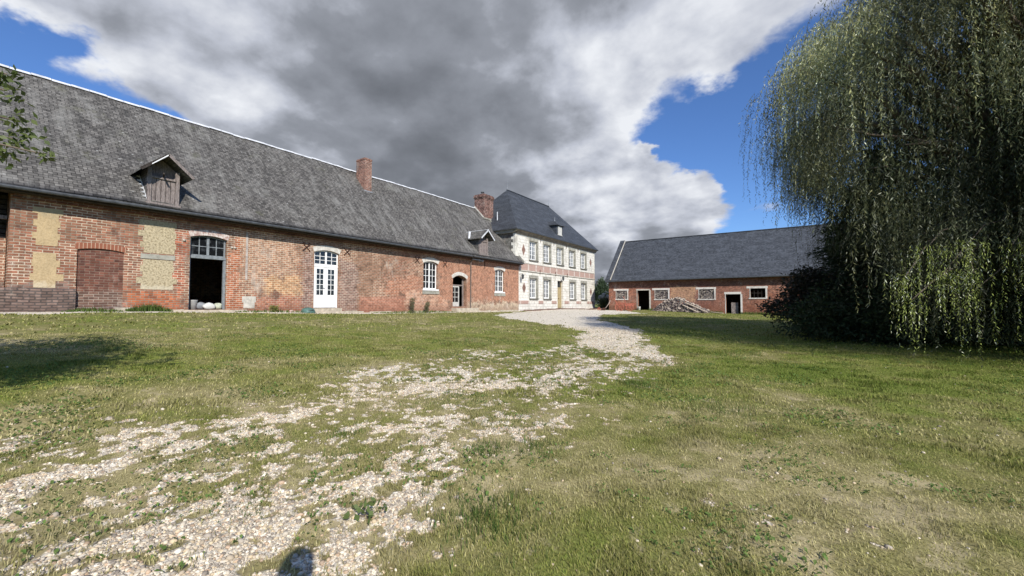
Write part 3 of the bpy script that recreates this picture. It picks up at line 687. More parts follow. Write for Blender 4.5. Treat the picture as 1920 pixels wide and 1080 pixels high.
# stone panels with toothed edges
def panel(y0, y1, z0, z1, mat, n, tooth=.10):
    h = (z1-z0)/n; pts_r = []; pts_l = []
    for k in range(n):
        e_l = (tooth*rnd.uniform(.6, 1.5) if k % 2 else 0)+rnd.uniform(-.03, .035); e_r = (tooth*rnd.uniform(.6, 1.5) if k % 2 else 0)+rnd.uniform(-.03, .035)
        pts_r += [(y1-.04+e_r, z0+k*h), (y1-.04+e_r, z0+(k+1)*h)]; pts_l += [(y0+.04-e_l, z0+k*h), (y0+.04-e_l, z0+(k+1)*h)]
    pts = pts_r+pts_l[::-1]
    mb = MB(); mb.prism([(XW-.02, y, z) for y, z in pts], (.032, 0, 0)); return mb.build('stone_panel', mat, wing)
panel(2.17, 2.75, 3.54, 4.80, M_pan, 6); panel(2.15, 2.74, 2.14, 3.30, M_pan, 5)
panel(4.86, 5.88, 3.57, 4.84, M_panr, 6); panel(4.86, 5.86, 2.16, 3.32, M_panr, 5)
MB().prism([(XW+.006, 4.84, 3.345), (XW+.03, 4.84, 3.345), (XW+.03, 4.84, 3.53), (XW+.006, 4.84, 3.53)], (0, 1.05, 0)).build('string_course', M_rev, wing)
panel(8.42, 8.93, 1.42, 1.95, M_lime, 2, .04)
# bricked-up doorway
MB().box(XW-.05, XW-.15, 3.16, 4.39, 1.3, 3.6).build('brick_infill', M_dark, wing)
arch_band(3.12, 4.42, 3.50, .08, .19, XW, .02).build('brick_arch', M_arch3, wing)
arch_band(6.37, 7.75, 4.38, .12, .22, XW, .06).build('arch_lintel', M_arch, wing)
arch_band(11.68, 13.14, 4.32, .13, .24, XW, .07).build('arch_lintel', M_arch2, wing)
arch_band(19.3, 20.72, 4.38, .14, .24, XW, .12).build('arch_lintel', M_arch2, wing)
arch_band(22.18, 23.8, 3.47, .26, .22, XW, .10).build('arch_lintel', M_arch2, wing)
arch_band(27.3, 28.74, 4.38, .14, .24, XW, .12).build('arch_lintel', M_arch2, wing)
# open doorway with transom light
tr = window(wing, XW-.14, 6.41, 7.71, 3.62, 4.38, .11, 2, 2, .06, .03, M_woodbg, 'transom_window', None, 2)
mb = MB(); mb.box(XW-.10, XW-.20, 6.392, 6.45, 1.37, 3.61); mb.box(XW-.10, XW-.20, 7.64, 7.728, 1.37, 3.61); mb.box(XW-.08, XW-.22, 6.392, 7.728, 3.52, 3.615)
mb.build('door_frame', M_woodbg, wing)
MB().box(XW-.5, XW+.10, 6.2, 7.85, 1.18, 1.355).build('threshold', M_stepc, wing)
for yb, zb_ in ((6.17, 4.2), (7.9, 4.1), (8.02, 4.1)):
    MB().lathe((XW+.01, yb, zb_), [(.05, 0), (.05, .03), (.03, .06)], 8, 'x').build('hinge_stone', M_lime, wing)
# french door
fd = MB()
Xf = XW-.10; y0, y1 = 11.72, 13.10
fd.box(Xf-.06, Xf, y0, y0+.07, 1.39, 4.3); fd.box(Xf-.06, Xf, y1-.07, y1, 1.39, 4.3)
fd.box(Xf-.065, Xf+.012, y0+.001, y1-.001, 3.56, 3.66)
do = fd.build('french_door', M_white, wing)
for k in (0, 1):
    a = y0+.07+k*.625; b = a+.615; lf = MB()
    lf.box(Xf-.045, Xf-.004, a, a+.12, 1.41, 3.55); lf.box(Xf-.045, Xf-.004, b-.12, b, 1.41, 3.55)
    lf.box(Xf-.045, Xf-.004, a+.12, b-.12, 1.41, 2.08); lf.box(Xf-.045, Xf-.004, a+.12, b-.12, 3.45, 3.55)
    lf.box(Xf-.035, Xf-.012, (a+b)/2-.014, (a+b)/2+.014, 2.08, 3.45)
    for j in range(1, 5): zc = 2.08+1.37*j/5; lf.box(Xf-.034, Xf-.013, a+.12, b-.12, zc-.014, zc+.014)
    lf.build('door_leaf', M_white, do)
MB().box(Xf-.026, Xf-.022, y0+.08, y1-.08, 1.42, 3.55).build('pane', M_glass, do)
MB().bar((Xf+.03, y0+.64, 2.45), (Xf+.03, y0+.53, 2.45), .02).build('handle', M_zincg, do)
window(wing, Xf+.002, y0+.005, y1-.005, 3.665, 4.31, .12, 2, 3, .055, .026, M_white, 'transom_window', None, 2)
MB().box(XW-.3, XW+.05, 11.62, 13.3, 1.0, 1.375).build('step', M_stepc, wing)
MB().box(XW-.1, XW+.42, 11.58, 13.45, .8, 1.20).build('step', M_stepc, wing)
# windows
for (a, b) in ((19.35, 20.68), (27.36, 28.68)):
    window(wing, XW-.16, a, b, 2.62, 4.37, .13, 2, 4, .075, .03, M_white, 'window', (XW+.04, .10, M_white), 2)
    MB().box(XW-.02, XW+.055, a-.12, b+.12, 2.28, 2.50).build('sill_band', M_rev, wing)
# small arched doorway, part glazed
mb = MB(); Xd = XW-.30
mb.box(Xd-.06, Xd, 22.25, 22.33, 1.42, 3.5); mb.box(Xd-.06, Xd, 23.62, 23.74, 1.42, 3.5); mb.box(Xd-.06, Xd, 22.33, 23.62, 2.95, 3.05)
d3 = mb.build('small_door', M_woodg, wing)
lf = MB(); a, b = 22.34, 23.25
lf.box(Xd-.04, Xd-.005, a, a+.09, 1.43, 2.94); lf.box(Xd-.04, Xd-.005, b-.09, b, 1.43, 2.94); lf.box(Xd-.04, Xd-.005, a+.09, b-.09, 1.43, 1.75); lf.box(Xd-.04, Xd-.005, a+.09, b-.09, 2.85, 2.94)
lf.box(Xd-.03, Xd-.01, (a+b)/2-.02, (a+b)/2+.02, 1.75, 2.85)
for j in (1, 2): lf.box(Xd-.03, Xd-.011, a+.09, b-.09, 1.75+1.1*j/3-.02, 1.75+1.1*j/3+.02)
lf.build('door_leaf', M_whitew, d3)
MB().box(Xd-.03, Xd-.024, 22.33, 23.2, 1.7, 2.9).build('pane', M_glass, d3)
MB().box(XW-.4, XW+.5, 22.1, 24.6, .8, 1.30).build('step', M_stepc, wing)
# crossed wall anchors
for yc, zc in ((11.26, 4.50), (13.58, 4.50), (18.75, 4.50), (21.37, 4.44)):
    mb = MB(); q = .19
    for s_ in (-1, 1):
        mb.bar((XW+.03, yc-q, zc-s_*q), (XW+.03, yc+q, zc+s_*q), .05, .03)
        mb.bar((XW+.03, yc+s_*q, zc+q*.98), (XW+.03, yc+s_*(q-.08), zc+q+.02), .03)
    mb.build('wall_anchor', M_iron, wing)
MB().bar((XW+.02, 25.95, 5.0), (XW+.02, 25.95, 4.45), .035).build('wall_anchor', M_iron, wing)
MB().box(XW+.003, XW+.012, 8.47, 8.56, 2.7, 4.85).build('mortar_strip', simple('lime mortar streak', (.40, .35, .31), .95, .25, 7.), wing)
# downpipe
mb = MB(); mb.tube([(XW+.32, 24.15, 5.16), (XW+.30, 24.15, 5.05), (XW+.09, 24.15, 4.85), (XW+.08, 24.15, 3.0), (XW+.08, 24.15, 1.25)], .045, 8)
dp = mb.build('downpipe', M_pipe, wing)
mb = MB()
for yy, zz in ((24.85, 5.12), (25.25, 5.08)): mb.box(XW+.02, XW+.40, yy-.03, yy+.03, zz-.18, zz)
mb.box(XW+.25, XW+.38, 24.05, 25.4, 4.99, 5.06); mb.build('gutter_bracket', M_zincg, wing)
# roof: sagging slate planes
def roof_plane(x_e, z_e, x_r, z_r, ya, yb, ny, nx_, amp=.09, th=.10):
    V = []; F = []
    us = np.linspace(0, 1, nx_); ys = np.linspace(ya, yb, ny); U, Yg = np.meshgrid(us, ys)
    dn = fbm(Yg*1.0+50, U*7+3, .22, 77, 3)-.5
    nx0, nz0 = (z_r-z_e), (x_e-x_r); L0 = math.hypot(nx0, nz0)
    Xg = x_e+(x_r-x_e)*U+dn*amp*2*nx0/L0; Zg = z_e+(z_r-z_e)*U+dn*amp*2*abs(nz0)/L0
    top_ = np.stack([Xg, Yg, Zg], -1).reshape(-1, 3)
    bot = top_-np.array([0, 0, th]); idx = np.arange(ny*nx_).reshape(ny, nx_)
    f = np.stack([idx[:-1, :-1], idx[:-1, 1:], idx[1:, 1:], idx[1:, :-1]], -1).reshape(-1, 4)[:, ::-1]
    n0 = ny*nx_; fb = f[:, ::-1]+n0; e = []
    for line in (idx[:, 0], idx[0, :], idx[:, -1], idx[-1, :]):
        e += [(line[i], line[i+1], line[i+1]+n0, line[i]+n0) for i in range(len(line)-1)]
    return np.concatenate([top_, bot]), np.concatenate([f, fb, np.array(e)])
V1, F1 = roof_plane(-19.88, 5.33, -24.9, 10.80, -6.98, 31.0, 160, 24)
V2, F2 = roof_plane(-29.9, 5.33, -24.9, 10.80, -6.98, 31.0, 60, 8)
F2 = F2[:, ::-1]
roof = mesh_np('roof', np.concatenate([V1, V2]), np.concatenate([F1, F2+len(V1)]), M_slate_old, wing)
# ridge cap
mb = MB(); ys = np.linspace(-6.98, 31.0, 70)
zr = 10.80+(fbm(ys+50, np.full(70, 10.), .22, 77, 3)-.5)*.122
for i in range(69):
    if 30.1 < ys[i] < 31.2: pass
    j = rnd.uniform(-.018, .014)
    mb.prism([(-24.80, ys[i], zr[i]-.055+j), (-24.9, ys[i], zr[i]+.055+j), (-25.0, ys[i], zr[i]-.055+j)], (0, ys[i+1]-ys[i]-.015, zr[i+1]-zr[i]))
mb.build('ridge_cap', M_zinc, roof)
mb = MB(); mb.tube([(-19.83, -6.9, 5.22), (-19.83, 10, 5.22), (-19.83, 23.7, 5.20)], .062, 8); mb.tube([(-19.83, 23.9, 5.20), (-19.83, 30.9, 5.21)], .05, 8); mb.build('gutter', M_dmetal, roof)
mb = MB(); mb.box(-19.95, XW-.02, -6.9, 30.9, 5.12, 5.18); mb.build('soffit', M_woodd, roof)
MB().box(XW+.01, XW+.14, 1.7, 30.9, 5.0, 5.12).build('cornice', M_dark, wing)
MB().bar((-19.9, 31.02, 5.36), (-24.9, 31.02, 10.83), .05, .12).build('verge', M_rev, roof)
def chimney(x0, x1, y0, y1, z0, z1, mat, crown, name='chimney', big=False):
    mb = MB(); mb.box(x0, x1, y0, y1, z0, z1)
    for (dz0, dz1, o) in crown: mb.box(x0-o, x1+o, y0-o, y1+o, z1+dz0, z1+dz1)
    return mb.build(name, mat, wing)
ch1 = chimney(-24.42, -23.5, 16.84, 17.40, 8.3, 11.32, M_chim, [(.003, .08, .02), (.083, .13, -.01)])
MB().box(-23.54, -23.44, 16.80, 17.45, 9.13, 9.22).build('flashing', M_zincg, ch1)
ch2 = chimney(-25.0, -23.85, 30.15, 31.6, 8.6, 11.62, M_chim2, [(.003, .10, .04), (.103, .30, .08), (.303, .38, .04), (.383, .43, -.02)])
MB().lathe((-24.5, 30.75, 12.04), [(.13, 0), (.11, .28), (.17, .30), (.17, .36), (.02, .40)], 12).build('chimney_pot', M_dmetal, ch2)
MB().box(-23.9, -23.78, 30.05, 31.65, 9.63, 9.76).build('flashing', M_rev, ch2)
MB().bar((-24.97, 30.08, 10.93), (-23.85, 30.08, 9.75), .08, .12).build('flashing', M_lime, ch2)
MB().tube([(-23.0, 31.12, 8.55), (-23.0, 31.12, 10.35)], .045, 8).build('vent_pipe', M_zinc, wing)
# dormers
def dormer(xf, y0, y1, zb, zs, zr, slope, hy, oh, label, white_edge=False):
    rp_ = lambda z: -19.88-(z-5.33)/1.0896      # roof plane x at height z
    yc = (y0+y1)/2; zw = zr-slope*(y1-y0)/2-.03; zl = zr-slope*hy
    f2 = MB(); f2.box(xf-.08, xf+.02, y0-.01, y0+.11, zb, zw); f2.box(xf-.08, xf+.02, y1-.11, y1+.01, zb, zw); f2.box(xf-.07, xf+.03, y0+.11, y1-.11, zs, zs+.07)
    f2.box(xf-.10, xf+.10, y0-.06, y1+.06, zb-.08, zb-.001)
    f2.prism([(xf-.22, y0, zs+.06), (xf-.22, y1, zs+.06), (xf-.22, y1, zw), (xf-.22, yc, zr-.07), (xf-.22, y0, zw)], (.03, 0, 0))
    d = f2.build('dormer', M_woodg, wing); d['label'] = label
    for ya_ in (y0, y1-.05):
        MB().prism([(xf-.09, ya_, zb-.1), (xf-.09, ya_, zw), (rp_(zw)+.05, ya_, zw), (rp_(zb)-.1, ya_, zb-.1)], (0, .05, 0)).build('cheek', M_slate_old, d)
    s_ = MB(); w_ = (y1-y0-.22); k = 5
    for i in range(k):
        a = y0+.11+w_*i/k; s_.box(xf-.065, xf-.04+rnd.uniform(0, .03), a+.008, a+w_/k-.012, zb+.004, zs-.002)
    s_.box(xf-.065, xf-.058, y0+.11, y1-.11, zb+.1, zb+.2)
    s_.build('shutter', M_woodg, d)
    r_ = MB(); xr = rp_(zr)-.1
    for s in (-1, 1):
        ye = yc+s*hy
        q = [(xf+oh, yc, zr), (xf+oh, ye, zl), (rp_(zl)-.05, ye, zl), (xr, yc, zr)]
        r_.prism(q if s > 0 else q[::-1], (0, 0, .07))
    r_.build('dormer_roof', M_slate_old, d)
    for s in (-1, 1):
        MB().bar((xf+oh+.014, yc, zr+.02), (xf+oh+.014, yc+s*hy, zl+.02), .026, .10).build('barge_board', M_zinc if white_edge else (M_woodd if s < 0 else M_woodg), d)
    if white_edge:
        MB().bar((xf+oh+.02, yc, zr+.075), (xr, yc, zr+.075), .09, .03).build('ridge_cap', M_zinc, d)
        MB().bar((rp_(zl)+.25, yc-hy+.02, zl+.09), (rp_(zr)+.3, yc-.05, zr+.09), .16, .03).build('flashing', M_zinc, d)
    else:
        t = MB(); n_ = 6
        for i in range(n_):
            z = zb+.15+i*(zw-zb-.25)/n_; x = rp_(z)
            t.prism([(x+.05, y0-.02, z), (x+.05, y0-.14, z+.03), (x+.05, y0-.02, z+.05)], (.02, 0, .02))
        t.bar((rp_(zb+.1)+.05, y0-.012, zb+.1), (rp_(zw-.1)+.05, y0-.012, zw-.1), .02)
        t.build('flashing', M_zinc, d)
        MB().prism([(xf+oh+.03, yc-.02, zr-.03), (xf+oh+.03, yc-.62*hy, zr-.62*slope*hy-.03), (xf+oh+.03, yc-.62*hy, zr-.62*slope*hy+.01), (xf+oh+.03, yc-.02, zr+.02)], (.008, 0, 0)).build('peeling_trim', M_white, d)
        MB().bar((xf-.10, yc+.02, zs+.1), (xf+.42, yc-.12, zs+.14), .05, .06).build('hoist_beam', M_woodd, d)
    return d
dormer(-20.05, 4.88, 5.84, 5.48, 6.42, 7.28, .92, .80, .48, 'weathered gabled dormer with boarded shutter, near the left end of the roof')
dormer(-20.05, 24.8, 25.85, 5.50, 6.50, 7.36, .85, .84, .45, 'small gabled dormer with white zinc edges, near the right end of the roof', True)
print('wing done')

# ------------------------------------------------------------------ manor house
XH = -20.5; HY0, HY1 = 30.5, 48.27
house = thing('manor_house', 'two storey white stone house with hipped blue slate roof', 'house', (-24.4, 39.4, 1.0))
UW = [(32.86, 34.36), (35.5, 37.0), (38.3, 39.8), (41.2, 42.75), (44.2, 45.8)]
LW = [(32.9, 34.35), (35.5, 37.0), (41.3, 42.85), (44.3, 45.85)]
ops = [(a, b, 5.78, 7.62, 0) for a, b in UW]+[(a, b, 2.12, 4.06, 0) for a, b in LW]+[(38.45, 39.75, 1.15, 4.06, 0)]
mb = MB(); wall(mb, mpX(XH), HY0, HY1, .3, 8.05, ops, .4)
mpY = lambda Y, s=1: (lambda u, v, d: (u, Y+d*s, v))
mb.poly([(XH, HY1, .3), (XH-7.8, HY1, .3), (XH-7.8, HY1, 8.05), (XH, HY1, 8.05)])
mb.poly([(XH-.4, HY1-.4, .3), (XH-7.8, HY1-.4, .3), (XH-7.8, HY1-.4, 8.05), (XH-.4, HY1-.4, 8.05)])
mb.build('wall', M_ash, house)
mb = MB(); mb.box(XH-7.4, XH-7.8, HY0, HY1-.4, .3, 8.05); mb.box(XH-.402, XH-7.4, HY0+.001, HY0+.35, .3, 8.04); mb.box(XH-.001, XH-.402, HY0-.02, HY0-.001, .3, 8.04)
mb.build('side_wall', M_sidewall, house)
mb = MB(); # corner quoins at left
for k in range(9):
    z = 5.5+k*.28; mb.box(XH-.25-(k % 2)*.2, XH+.012, HY0-.035, HY0+.3+(k % 2)*.22, z, z+.27)
M_q = simple('white quoin stone', (.68, .66, .58), .9, .10, 3., .15, 0, .2, dark=(.4, .38, .33))
mb.build('quoins', M_q, house); mb = MB()
for k in range(24):
    z = 1.1+k*.28; mb.box(XH-.25, XH+.012, HY1-.3-(k % 2)*.22, HY1+.015, z, z+.27)
mb.build('quoins', M_q, house)
MB().box(XH+.002, XH+.03, 31.0, HY1-.01, 4.74, 5.36).build('brick_band', M_band, house)
mb = MB(); mb.box(XH+.002, XH+.09, 31.0, HY1, 4.64, 4.735); mb.box(XH+.002, XH+.06, 31.0, HY1, 5.365, 5.44); mb.build('string_course', M_lime, house)
for a, b in ((31.0, 32.75), (34.5, 35.4), (37.15, 38.2), (40., 41.2), (42.95, 44.2), (45.95, 47.9)): MB().box(XH+.002, XH+.05, a, b, 1.62, 1.92).build('dado_panel', M_band, house)
MB().prism([(XH+.0, HY0, 8.0), (XH+.12, HY0, 8.02), (XH+.22, HY0, 8.2), (XH+.38, HY0, 8.26), (XH+.38, HY0, 8.36), (XH, HY0, 8.36)], (0, HY1-HY0+.2, 0)).build('cornice', simple('grey stone cornice', (.20, .175, .14), .9, .3, 3.), house)
MB().prism([(XH-.2, HY0-.3, 8.04), (XH+.38, HY0-.3, 8.25), (XH+.38, HY0-.3, 8.36), (XH-7.6, HY0-.3, 8.36), (XH-7.6, HY0-.3, 8.04)], (0, .28, 0)).build('side_cornice', M_rev, house)
for yc, zc, hw, hh_ in ((31.82, 6.62, .30, .54), (31.9, 3.1, .30, .52), (47.08, 6.7, .32, .52), (47.1, 3.08, .32, .52)):
    MB().prism([(XH+.004, yc, zc-hh_), (XH+.004, yc+hw, zc), (XH+.004, yc, zc+hh_), (XH+.004, yc-hw, zc)], (.016, 0, 0)).build('brick_diamond', M_dia, house)
M_cur = simple('glass with pale curtains and painted reflections', (.11, .125, .14), .08, .85, 1.4, .7)  # mottled pane colour paints in reflections and pale curtains
for i, (a, b) in enumerate(UW+LW):
    z0, z1 = (5.80, 7.61) if i < 5 else (2.14, 4.05)
    window(house, XH-.22, a+.02, b-.02, z0, z1, 0, 2, 4, .13, .035, M_white, 'window', (XH+.10, .12, M_sill), 2, glass=M_cur)
    mb = MB(); t = .14
    mb.box(XH+.002, XH+.022, a-t, a, z0-.1, z1+.02); mb.box(XH+.002, XH+.022, b, b+t, z0-.1, z1+.02); mb.box(XH+.002, XH+.024, a-t, b+t, z1+.022, z1+.30)
    mb.box(XH-.30, XH+.001, b-.018, b-.003, z0, z1)
    mb.build('window_surround', M_rev, house)
mb = MB(); mb.box(XH-.30, XH-.22, 38.46, 38.56, 1.16, 4.05); mb.box(XH-.30, XH-.22, 39.64, 39.74, 1.16, 4.05); mb.box(XH-.30, XH-.215, 38.56, 39.64, 3.28, 3.38)
dr_ = mb.build('front_door', M_woodt, house)
for k in (0, 1):
    a = 38.57+k*.54; lf = MB(); lf.box(XH-.28, XH-.245, a, a+.52, 1.18, 3.27)
    for z_ in (1.3, 1.95, 2.6): lf.box(XH-.244, XH-.235, a+.09, a+.43, z_, z_+.5)
    lf.build('door_leaf', M_woodt, dr_)
MB().box(XH-.26, XH-.255, 38.57, 39.63, 3.39, 4.04).build('fanlight', M_glass, dr_)
MB().lathe((XH-.22, 39.05, 2.2), [(.03, 0), (.03, .03), (.045, .06), (.01, .08)], 8, 'x').build('handle', M_iron, dr_)
MB().box(XH-.4, XH+.5, 38.2, 40.0, .8, 1.15).build('step', M_stepc, house)
def lantern(y, z, arm=.35):
    mb = MB(); mb.bar((XH, y, z+.25), (XH+arm, y, z+.25), .03); mb.lathe((XH+arm, y, z-.25), [(.05, 0), (.10, .06), (.13, .34), (.15, .36), (.03, .46), (.02, .5)], 8)
    return mb.build('wall_lantern', M_dmetal, house)
lantern(31.15, 4.1); lantern(39.1, 4.32); lantern(HY1-.12, 4.15)
for y in (34.95, 37.65, 40.5, 43.5): MB().bar((XH+.025, y, 8.1), (XH+.025, y, 7.68), .04).build('wall_anchor', M_iron, house)
for y in (34.7, 37.9, 40.6): MB().bar((XH+.10, y, 4.95), (XH+.10, y, 4.5), .035).build('wall_anchor', M_iron, house)
MB().box(XH+.002, XH+.06, HY1-.75, HY1-.35, 4.0, 4.35).build('meter_box', M_whitew, house)
mb = MB(); yy = 31.2
while yy < 48.2:
    zt = float(gz(-19.9, yy)); mb.box(XH+.01, -19.45+.1*math.sin(yy*2), yy, yy+.62, zt-.3, zt+.05+.03*math.sin(yy*3)); yy += .62
tag(mb.build('pavement', brick_mat('worn brick pavement', (.27, .15, .11), (.22, .13, .10), (.36, .29, .22))), kind='structure')
# hipped roof
e0, e1, xe, xk, yA, yB, zE, zR = 8.36, 0, -20.06, -28.75, 30.02, 48.5, 8.36, 13.5
xr_ = -24.4; rA, rB = 34.7, 43.6
mb = MB(); a, b, c, d = (xe, yA, zE), (xe, yB, zE), (xk, yB, zE), (xk, yA, zE); p, q = (xr_, rA, zR), (xr_, rB, zR)
mb.poly([a, b, q, p]); mb.poly([b, c, q]); mb.poly([c, d, p, q]); mb.poly([d, a, p])
mb.poly([d, c, b, a])
hr = mb.build('roof', M_slate_new, house)
mb = MB(); mb.bar((xe+.01, yA, zE-.03), (xe+.01, yB, zE-.03), .05, .09); mb.bar((xe, yA-.01, zE-.03), (xk, yA-.01, zE-.03), .05, .09); mb.bar((xe, yB+.01, zE-.03), (xk, yB+.01, zE-.03), .05, .09)
mb.build('gutter', M_dmetal, hr)
mb = MB(); mb.bar((xr_, rA, zR+.02), (xr_, rB, zR+.02), .14, .08)
mb.build('ridge_cap', M_slate_new, hr)
for yy in (rA+.1, rB-.05):
    MB().lathe((xr_, yy, zR+.02), [(.09, 0), (.05, .12), (.06, .2), (.03, .28), (.035, .4), (.012, .45), (.01, .95)], 8).build('finial', M_zincg, hr)
# dormer on the house roof
def hx(z): return xe-(z-zE)*(xe-xr_)/(zR-zE)
dz0, dz1 = 9.0, 10.0; yc = 39.15; hw = .72; xf = hx(dz0)+.02
mb = MB(); mb.prism([(xf, yc-hw, dz0-.1), (xf, yc-hw, dz1), (hx(dz1)-.1, yc-hw, dz1), (hx(dz0)-.1, yc-hw, dz0-.1)], (0, 2*hw, 0))
hd = mb.build('dormer', M_slate_new, house)
mb = MB(); a, b = yc-hw-.2, yc+hw+.2; xo = xf+.25; zt = dz1+.62; xb = hx(dz1+.05)
mb.poly([(xo, a, dz1), (xo, b, dz1), (xf-.6, yc, zt)]); mb.poly([(xo, b, dz1), (xb-.1, b, dz1), (hx(zt)-.1, yc, zt), (xf-.6, yc, zt)]); mb.poly([(xb-.1, a, dz1), (xo, a, dz1), (xf-.6, yc, zt), (hx(zt)-.1, yc, zt)]); mb.poly([(xo, b, dz1), (xo, a, dz1), (xb-.1, a, dz1), (xb-.1, b, dz1)])
mb.build('dormer_roof', M_slate_new, hd)
MB().lathe((xf-.6, yc, zt-.03), [(.05, 0), (.03, .15), (.01, .45)], 8).build('finial', M_zincg, hd)
mb = MB(); mb.box(xf+.003, xf+.05, yc-.42, yc+.42, dz0+.02, dz1-.06); mb.box(xf+.05, xf+.06, yc-.42, yc-.34, dz0+.02, dz1-.06); mb.box(xf+.05, xf+.06, yc+.34, yc+.42, dz0+.02, dz1-.06)
mb.box(xf, xf+.09, yc-.5, yc+.5, dz0-.05, dz0+.018); mb.build('dormer_window', M_whitew, hd)
print('house done')

# ------------------------------------------------------------------ barn
YB = 46.0
barn = thing('barn', 'low red brick barn with wide blue grey slate roof and wood-filled windows', 'barn', (-2, 50.8, .8))
BO = [(-16.85, -15.6, 2.17, 3.13, 0), (-14.42, -13.1, .85, 3.12, 0), (-12.45, -11.1, 2.14, 3.12, 0), (-8.0, -6.6, 2.12, 3.12, 0), (-5.55, -4.25, .6, 2.58, 0), (-3.4, -2.15, 2.2, 3.12, 0), (.6, 1.9, 2.2, 3.1, 0)]
mb = MB(); wall(mb, mpY(YB), -17.75, 17, 0, 4.3, BO, .45)
mb.poly([(-17.75, YB, 0), (-17.75, YB, 4.3), (-17.75, 55.6, 4.3), (-17.75, 55.6, 0)]); mb.poly([(-17.3, YB+.4, 0), (-17.3, 55.6, 0), (-17.3, 55.6, 4.3), (-17.3, YB+.4, 4.3)])
mb.build('wall', M_barn, barn)
mb = MB(); mb.box(-17.75, 17, 55.2, 55.6, 0, 4.3); mb.box(16.6, 17, YB+.45, 55.2, 0, 4.3); mb.build('rear_wall', M_barn, barn)
for x in (-17.74, 16.7): MB().prism([(x, YB+.02, 4.3), (x, 50.8, 9.25), (x, 55.6, 4.3)], (.3, 0, 0)).build('gable', M_barn, barn)
MB().box(-17.3, 16.5, YB+.46, 55.2, 0, .62).build('floor', bpy.data.materials['earth floor'], barn)
mb = MB(); zE, zR, th = 4.30, 9.47, .14
mb.prism([(-17.3, YB-.52, zE), (-17.3, 50.8, zR), (-17.3, 50.8, zR-th), (-17.3, YB-.52, zE-th)], (34.5, 0, 0)); mb.prism([(-17.3, 56.1, zE), (-17.3, 56.1, zE-th), (-17.3, 50.801, zR-th), (-17.3, 50.801, zR)], (34.5, 0, 0))
br_ = mb.build('roof', M_slate_barn, barn)
mb = MB(); mb.tube([(-17.7, YB-.56, 4.20), (17, YB-.56, 4.20)], .06, 8); mb.build('gutter', M_dmetal, br_)
MB().box(-17.7, 17, 50.7, 50.9, zR-.02, zR+.05).build('ridge_cap', M_slate_barn, br_)
# gable parapet: brick shoulder and pale coping
mb = MB(); mb.prism([(-18.0, YB-.55, 4.1), (-18.0, YB-.55, 4.42), (-18.0, 50.8, 9.66), (-18.0, 56.1, 4.42), (-18.0, 56.1, 4.1)], (.58, 0, 0)); mb.build('parapet', M_slate_barn, barn)
mb = MB(); mb.bar((-17.36, YB-.56, 4.37), (-17.36, 50.8, 9.62), .06, .12); mb.build('coping', M_lime, barn)
def frame_y(x0, x1, z0, z1, t=.15, head=.20, ext=.32, jamb=True, sill=True, mat=None):
    mb = MB(); mb.box(x0-ext, x1+ext*.6, YB-.02, YB+.10, z1, z1+head)
    if jamb: mb.box(x0-t*.4, x0+.0, YB-.015, YB+.12, z0, z1-.002); mb.box(x1, x1+t, YB-.015, YB+.12, z0, z1-.002)
    if sill: mb.box(x0-t, x1+t, YB-.05, YB+.15, z0-.10, z0)
    return mb.build('window_surround' if sill else 'door_surround', mat or M_limeb, barn)
M_limeb = simple('whitewashed lintel stone', (.62, .59, .54), .85, .12, 5., .15, dark=(.42, .38, .34))
for i, (a, b, z0, z1, r) in enumerate(BO):
    if i in (1, 4): frame_y(a, b, z0, z1, .16, .14 if i == 1 else .22, .12, True, False, M_limeb if i == 4 else M_lime)
    else: frame_y(a, b, z0, z1)
# barred window
for a, b in ((-3.4, -2.15), (.6, 1.9)):
    mb = MB()
    for k in range(1, 4): mb.box(a+(b-a)*k/4-.02, a+(b-a)*k/4+.02, YB+.16, YB+.2, 2.2, 3.12)
    mb.box(a, b, YB+.17, YB+.19, 2.64, 2.68); mb.build('window_bars', M_woodd, barn)
MB().box(-5.1, -4.5, YB+.30, YB+.36, .62, 1.75).build('inner_door', M_woodg, barn)
# firewood stacked in three openings (open ends face out)
m, N = newmat('cut firewood'); vec = N.obj()
oi = N.attr('col'); N.out(N.mix(N.mr(N.noise(vec, 14, 4), .4, .65, 0, .5), oi, (.12, .10, .09)), .9, None, .1); M_fire = m
def log_end_stack(a, b, z0, z1, label):
    V = []; F = []; CC = []; off = 0; z = z0+.05; row = 0
    while z < z1-.03:
        x = a+.05+(row % 2)*.05
        while x < b-.02:
            r_ = rnd.uniform(.045, .075); n = rnd.choice((3, 4, 5, 6)); a0 = rnd.random()*6; yo = YB+.06+rnd.uniform(-.03, .05); ln = .3
            ring = [(x+rnd.uniform(.8, 1.15)*r_*math.cos(a0+k*6.283/n), z+rnd.uniform(.8, 1.1)*r_*math.sin(a0+k*6.283/n)) for k in range(n)]
            c = rnd.choice(((.42, .36, .31), (.33, .28, .25), (.22, .19, .18), (.50, .44, .37), (.12, .10, .10)))
            V += [(p[0], yo, p[1]) for p in ring]+[(p[0], yo+ln, p[1]) for p in ring]
            F.append(tuple(off+k for k in range(n))); F += [(off+k, off+(k+1) % n, off+n+(k+1) % n, off+n+k) for k in range(n)]
            CC += [c]*n+[tuple(q*.5 for q in c)]*n; off += 2*n; x += r_*1.75
        z += .115; row += 1
    me = bpy.data.meshes.new('firewood_stack'); me.from_pydata(V, [], F); ca = me.color_attributes.new('col', 'FLOAT_COLOR', 'POINT')
    ca.data.foreach_set('color', np.c_[np.array(CC), np.ones(len(CC))].astype(np.float32).ravel())
    return tag(link('firewood_stack', me, M_fire), label, 'firewood', 'firewood stacked in the barn windows', 'stuff')
log_end_stack(-16.85, -15.6, 2.17, 3.13, 'split firewood stacked in the leftmost barn window, beside the white house')
log_end_stack(-12.45, -11.1, 2.14, 3.12, 'split firewood stacked in the barn window above the woodpile')
